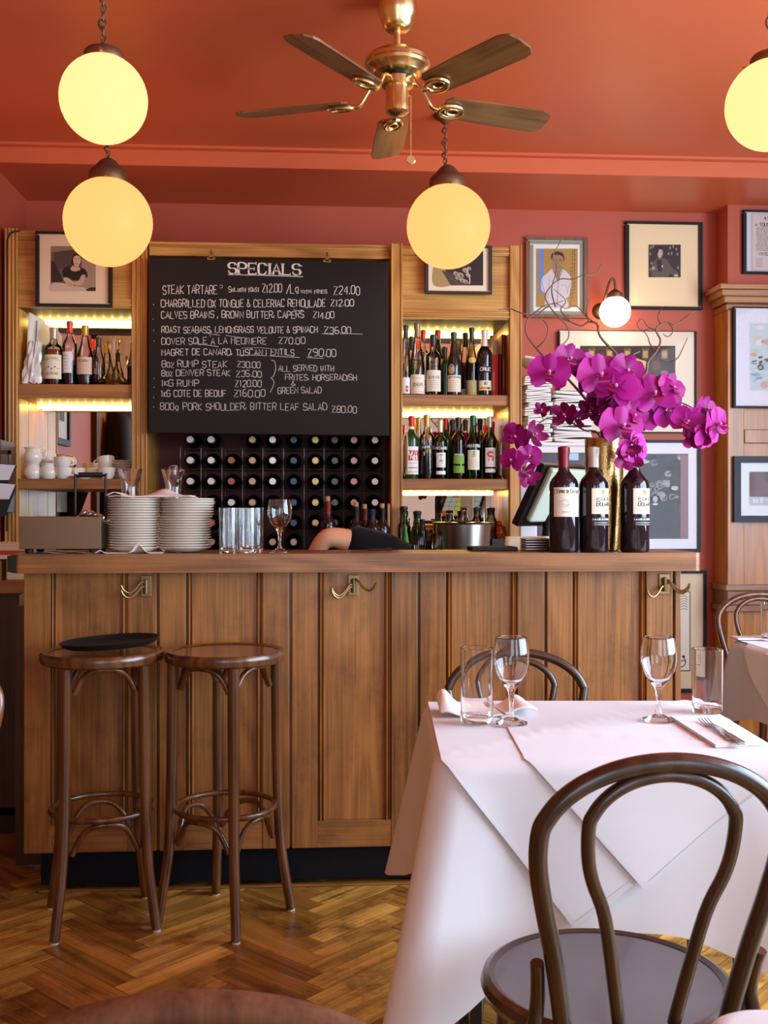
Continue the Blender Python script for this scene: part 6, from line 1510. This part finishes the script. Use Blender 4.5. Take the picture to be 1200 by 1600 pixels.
def napkin_pile(pxc, wpx, pyt, n, side, big=False):
    z = zt_ + .0008; hh = Z(pyt, Yn) - z; dz = hh / n; p0s = []; rn = random.Random(int(pxc)); w0 = wpx / F * Yn / 2
    x = X(pxc, Yn + .1)
    def proto(v):
        t = thing('folded_napkin', '', 'napkin', (0, 0, 0), 0, 'folded white napkins piled on the cupboard'); ra = random.Random(v)
        ph = ra.uniform(0, 6); mb = MB()
        for e in range(2):
            def f(u, w_):
                a = 6.2832 * u; rr = 1 + .03 * math.sin(3 * a + ph + e)
                q = max(-1, min(1, math.cos(a) * 1.35)), max(-1, min(1, math.sin(a) * 1.35))
                return (w0 * q[0] * rr, .10 * q[1] * rr, dz * (.5 + .42 * (2 * w_ - 1) * .5 + (e - .5) * .42) + .18 * dz * math.sin(2 * a + ph + e))
            mb.sheet(f, 32, 2); 
            mb.poly([f(i / 32, 1)[:2] for i in range(32)], mp=lambda xx, yy, e=e: (xx, yy, dz * (.5 + .21 + (e - .5) * .42)))
        mb.build('folded_cloth', 'linen', t); return t
    for k in range(n):
        lab = 'folded white napkin, %s from the bottom of the %s pile' % (ORD[k], side)
        loc = (x + rn.uniform(-.008, .008), Yn + .10 + rn.uniform(-.01, .004), z + k * dz); rz = R(rn.uniform(-5, 5))
        if k < 3: o = proto(int(pxc) + k); o.location = loc; o.rotation_euler = (0, 0, rz); o['label'] = lab; p0s.append(o)
        else: dup(p0s[k % 3], loc, rz, lab)
    return z + n * dz
zp = napkin_pile(836, 40, 585, 15, 'tall left')
napkin_pile(888, 62, 608, 13, 'wide right')
t = thing('folded_napkin', 'loosely rolled cream napkin on top of the tall left pile', 'napkin', (X(834, Yn), Yn + .09, zp), 0, 'folded white napkins piled on the cupboard')
MB().sheet(lambda u, v: (.062 * math.cos(3.6 * u - .4) * (1 - .2 * v) + .02, -.09 + .18 * v, .004 + .085 * u + .03 * math.sin(3.1 * u) * (1 - v)), 18, 8, (1, .93, .84)).build('rolled_cloth', 'linen', t, solid=.006)
# till screen on its stand, turned to the staff, its back to the room
Ym = 4.02; cx_ = P(862, 800, Ym)
t = thing('till_screen', 'black edged till touchscreen behind the left magnum, turned to the staff', 'till', (cx_.x, Ym, .9405)); t.rotation_euler = (0, 0, R(46))
Mt = Matrix.Rotation(R(28), 3, 'X'); c0 = Vector((0, .0, Z(775, Ym) - .9405))
bxr = lambda mb, a, b, col=(1, 1, 1): mb.box(a, b, col) or mb
def slab(a, b, name, mat, col=(1, 1, 1), bev=.004):
    mb = MB(); mb.box(a, b, col); mb.v = [c0 + Mt @ v for v in mb.v]; return mb.build(name, mat, t, bevel=bev)
slab((-.155, -.004, -.13), (.155, .026, .13), 'bezel', 'black_paint'); slab((-.125, -.030, -.10), (.150, -.003, .125), 'rear_shell', 'print', S(198, 206, 184), .01)
sc = slab((-.138, .026, -.112), (.138, .028, .112), 'screen', 'ink_gloss', S(196, 200, 196), 0)
m, nt, b = newmat('till_display'); b.inputs['Base Color'].default_value = (.02, .02, .02, 1); nt.links.new(colattr(nt), b.inputs['Emission Color']); b.inputs['Emission Strength'].default_value = .55
mb = MB()
for i in range(6):
    for j in range(7):
        col = S(206, 214, 110) if 1 < i < 4 else (S(190, 206, 200) if (i + j) % 5 else S(220, 90, 80)); mb.box((-.132 + .045 * i, .0285, -.105 + .031 * j), (-.132 + .045 * i + .041, .0292, -.105 + .031 * j + .027), col)
mb.v = [c0 + Mt @ v for v in mb.v]; mb.build('touch_buttons', 'till_display', t)
MB().lathe([(0, 0), (.09, 0), (.09, .012), (.02, .02), (.018, .12), (0, .12)], 24).build('stand', 'black_paint', t)
MB().tube(smoothpath([(.06, .02, .30), (.09, .0, .2), (.08, -.01, .1), (.05, 0, .02)], 5), .004, 8).build('cable', 'black_matte', t)
MB().tube([(0, .03, .10), (0, .012, c0.z - .05)], .02, 10).build('post', 'black_paint', t)
o = MB().sheet(lambda u, v: ((u - .5) * .15 * (1 + .1 * v) + .03 * v, .02 * math.sin(3 * u), .20 * v), 8, 6, S(236, 208, 170)).build('paper_bag', 'print', loc=(X(812, 3.84), 3.84, .9405), solid=.004); tag(o, 'cream paper bag standing behind the stacked trays', 'bag')
o = MB().box((-.035, 0, 0), (.035, .02, Z(735, 4.3) - .9405), S(226, 222, 226)).build('paper_roll', 'print', loc=(X(826, 4.3), 4.3, ZB), bevel=.004); tag(o, 'upright white papers standing left of the till screen', 'papers')
o.location.z = .9405
o = MB().box((X(806, 4.25), 4.1, .0), (X(950, 4.25), 4.45, .94)).build('till_counter', 'dark_oak'); tag(o, 'dark low counter behind the till at the back of the bar', 'counter')
for nm in ('paper_roll',): bpy.data.objects[nm].location.y = 4.3

# ================================================================== PERSON BENDING BEHIND THE BAR
def person():
    J = {'pelvis': (.46, 4.42, .86), 'spine': (.40, 4.36, .96), 'chest': (.30, 4.29, 1.00), 'neck': (.16, 4.28, .985), 'head': (.06, 4.29, .95), 'shL': (.262, 4.14, 1.080), 'elL': P(508, 836, 4.08), 'wrL': (-.07, 4.16, .93), 'haL': (-.09, 4.19, .86),
         'shR': (.22, 4.42, .98), 'elR': (.05, 4.50, .86), 'wrR': (-.10, 4.42, .84), 'hipL': (.46, 4.34, .82), 'knL': (.43, 4.30, .46), 'anL': (.47, 4.36, .09), 'toL': (.36, 4.33, .03), 'hipR': (.47, 4.50, .82), 'knR': (.45, 4.47, .46), 'anR': (.50, 4.52, .09), 'toR': (.39, 4.50, .03)}
    RAD = {'pelvis': .125, 'spine': .115, 'chest': .12, 'neck': .055, 'head': .07, 'shL': .062, 'elL': .043, 'wrL': .028, 'haL': .03, 'shR': .062, 'elR': .042, 'wrR': .028, 'hipL': .085, 'knL': .058, 'anL': .04, 'toL': .032, 'hipR': .085, 'knR': .058, 'anR': .04, 'toR': .032}
    E = [('pelvis', 'spine'), ('spine', 'chest'), ('chest', 'neck'), ('neck', 'head'), ('chest', 'shL'), ('shL', 'elL'), ('elL', 'wrL'), ('wrL', 'haL'), ('chest', 'shR'), ('shR', 'elR'), ('elR', 'wrR'), ('pelvis', 'hipL'), ('hipL', 'knL'), ('knL', 'anL'), ('anL', 'toL'), ('pelvis', 'hipR'), ('hipR', 'knR'), ('knR', 'anR'), ('anR', 'toR')]
    def skinned(name, keys, mat, parent=None, grow=0.0, cut=None, extra=()):
        pts, rad, ed, ix = [], [], [], {}
        for a, b in E:
            if a in keys and b in keys:
                for k in (a, b):
                    if k not in ix: ix[k] = len(pts); pts.append(Vector(J[k])); rad.append(RAD[k] + grow)
                ed.append((ix[a], ix[b]))
        for (k, frac, to, rr) in extra:
            p = Vector(J[k]).lerp(Vector(J[to]), frac); ed.append((ix[k], len(pts))); pts.append(p); rad.append(rr)
        # extra ring in the middle of each long limb keeps its taper
        me = bpy.data.meshes.new(name); me.from_pydata([tuple(p) for p in pts], ed, []); o = bpy.data.objects.new(name, me); COL.objects.link(o)
        me.materials.append(MAT[mat]); md = o.modifiers.new('skin', 'SKIN')
        for i, v in enumerate(me.skin_vertices[0].data): v.radius = (rad[i], rad[i]); v.use_root = (i == 0)
        s = o.modifiers.new('sub', 'SUBSURF'); s.levels = 2; s.render_levels = 2
        dg = bpy.context.evaluated_depsgraph_get(); ev = o.evaluated_get(dg); m2 = bpy.data.meshes.new_from_object(ev); 
        m2.name = name; o.modifiers.clear(); o.data = m2
        ca = m2.color_attributes.new('Col', 'FLOAT_COLOR', 'CORNER') if 'Col' not in m2.color_attributes else m2.color_attributes['Col']
        ca.data.foreach_set('color', [1.0] * (4 * len(m2.loops)))
        for p in m2.polygons: p.use_smooth = True
        if parent: o.parent = parent
        return o
    body = skinned('person', set(J), 'skin')
    tag(body, 'person in a black top bending behind the bar, bare elbow raised', 'person')
    skinned('black_shirt', {'pelvis', 'spine', 'chest', 'neck', 'shL', 'shR'}, 'black_cloth', body, .014, extra=[('shL', .70, 'elL', .070), ('shR', .55, 'elR', .064)])
    skinned('trousers', {'pelvis', 'hipL', 'hipR', 'knL', 'knR', 'anL', 'anR'}, 'denim', body, .012)
    for s in ('L', 'R'):
        a, b = Vector(J['an' + s]), Vector(J['to' + s]); MB().tube(smoothpath([a + Vector((.04, .01, -.05)), a + Vector((0, 0, -.045)), (a + b) / 2 + Vector((0, 0, -.01)), b, b + Vector((-.03, -.01, 0))], 4), lambda q: .044 - .012 * q, 12).build('shoe', 'black_matte', body)
    h = Vector(J['head'])                                              # the head hangs down and forward, face to the shelf
    MB().lathe([(.0, .112), (.045, .105), (.078, .07), (.088, .02), (.082, -.02), (.06, -.04)], 24, h + Vector((0, .0, .0)), mtx=Matrix.Rotation(R(-52), 3, 'Y')).build('hair', 'hair', body)
    f = Matrix.Rotation(R(-52), 3, 'Y')
    for nm, dx, r_ in (('nose', (-.09, 0, -.03), .014),): MB().lathe([(0, -r_), (r_, 0), (0, r_)], 10, h + Vector((-.075, 0, -.05))).build(nm, 'skin', body)
    for s_, wr, d in (('L', 'wrL', 'haL'), ('R', 'wrR', None)):
        w_ = Vector(J['haL']) if s_ == 'L' else Vector(J['wrR']); ax = Vector((-.3, .2, -1)).normalized() if s_ == 'L' else Vector((-1, 0, -.2)).normalized(); sd = ax.cross(Vector((0, 1, .2))).normalized()
        for k in range(4):
            p = w_ + sd * (.018 * (k - 1.5)); L = (.062, .072, .068, .054)[k]
            MB().tube(smoothpath([p, p + ax * L * .5, p + ax * L * .8 + Vector((.012, .004, 0)), p + ax * L + Vector((.024, .006, .004))], 3), lambda q: .0095 - .003 * q, 8).build('finger', 'skin', body)
        p = w_ + sd * .03; MB().tube(smoothpath([p - ax * .02, p + sd * .02 + ax * .015, p + sd * .024 + ax * .045], 3), lambda q: .0105 - .003 * q, 8).build('thumb', 'skin', body)
    return body
person()

# ================================================================== LEFT EDGE
Ye = 4.1
t = thing('side_counter', 'dark oak side counter left of the bar, its top holding books', 'counter', (X(15, Ye), Ye, 0)); og = t.location.copy()
zz = Z(905, Ye)
MB().box((XL + .002, Ye, zz - .05), (X(40, Ye) + .06, Ye + .35, zz)).build('counter_top', 'bar_oak_flat', t, org=og, bevel=.004)
MB().box((XL + .002, Ye + .03, Z(1255, Ye)), (X(40, Ye) + .06, Ye + .34, zz - .05)).build('front', 'dark_oak', t, org=og)
MB().box((XL + .002, Ye + .02, 0), (X(40, Ye) + .06, Ye + .34, Z(1262, Ye) - .01), (.5, .5, .5)).build('plinth', 'dark_oak', t, org=og)
zs_ = Z(862, Ye)
o = MB().box((XL + .002, Ye + .02, zz), (X(-4, Ye), Ye + .30, Z(874, Ye)), (.9, .8, .6)).build('wooden_crate', 'cabinet_oak'); tag(o, 'pale wooden box on the side counter at the left edge', 'box')
o = MB().box((X(5, Ye), Ye + .04, zz + .0006), (X(44, Ye), Ye + .24, Z(873, Ye)), S(226, 206, 160)).build('card_box', 'print', bevel=.003); tag(o, 'cream box on the side counter just left of the bar', 'box')
for k, (c, y0, y1, lab) in enumerate((((222, 206, 176), 873, 866, 'lowest pale magazine in the pile left of the cutlery box'), ((206, 60, 34), 866, 860, 'red magazine in the pile left of the cutlery box'), ((216, 190, 150), 860, 848, 'cream top magazine in the pile left of the cutlery box'))):
    o = MB().box((XL + .01, Ye + .03, Z(y0, Ye) + .0006), (X(36 + 4 * k, Ye), Ye + .26, Z(y1, Ye)), S(*c)).build('magazine', 'print', bevel=.002); tag(o, lab, 'magazine')
# menu holders fixed to the cabinet post
t = thing('menu_rack', 'wooden menu rack fixed at the left end of the cabinet', 'rack', P(6, 740, 4.62)); og = t.location.copy()
MB().box((XL + .001, 4.60, Z(800, 4.62)), (X(3, 4.62), 4.84, Z(690, 4.62)), (.7, .7, .7)).build('rack_back', 'dark_oak', t, org=og)
MB().box((X(1, 4.6), 4.58, Z(712, 4.6)), (X(17, 4.6), 4.60, Z(706, 4.6))).box((X(14, 4.6), 4.58, Z(730, 4.6)), (X(17, 4.6), 4.60, Z(706, 4.6))).build('bracket', 'dark_oak', t, org=og)
for k, (y0, y1, lab) in enumerate(((724, 762, 'upper black clipboard with printed sheet at the left edge'), (754, 806, 'lower black clipboard with printed sheet at the left edge'))):
    Yc_ = 4.50; a = P(-40, y0 - 6, Yc_); b = P(26, y0 + 4, Yc_); c = P(8, y1, Yc_); d = P(-40, y1 + 14, Yc_)
    t = thing('clipboard', lab, 'clipboard', (a + b + c + d) / 4, 0, 'clipboards on the menu rack'); og = t.location.copy(); n_ = Vector((0, .006, 0))
    q = [a, b, c, d]; back = MB(); back.add(q + [p + n_ for p in q], [(0, 1, 2, 3), (7, 6, 5, 4), (0, 4, 5, 1), (1, 5, 6, 2), (2, 6, 7, 3), (3, 7, 4, 0)]); back.build('board', 'black_matte', t, org=og)
    a2, b2 = P(-40, y0 - 2, Yc_ - .002), P(24, y0 + 3, Yc_ - .002); c2, d2 = P(14, y0 + 26, Yc_ - .002), P(-40, y0 + 26, Yc_ - .002)
    MB().add([a2, b2, c2, d2, a2 + n_ * .25, b2 + n_ * .25, c2 + n_ * .25, d2 + n_ * .25], [(0, 3, 2, 1), (4, 5, 6, 7), (0, 1, 5, 4), (1, 2, 6, 5), (2, 3, 7, 6), (3, 0, 4, 7)], S(214, 206, 204)).build('sheet', 'print', t, org=og)
# cable along the cabinet top
o = MB().tube(smoothpath([P(11, 830, 4.815), P(11, 420, 4.815), P(13, 372, 4.815), P(22, 362, 4.82), P(34, 362, 4.86), P(42, 362, 4.95)], 5), .004, 8).build('cable', 'black_matte'); tag(o, 'thin dark cable running up the left cabinet post', 'cable')
bpy.context.view_layer.update()
bpy.context.view_layer.update()
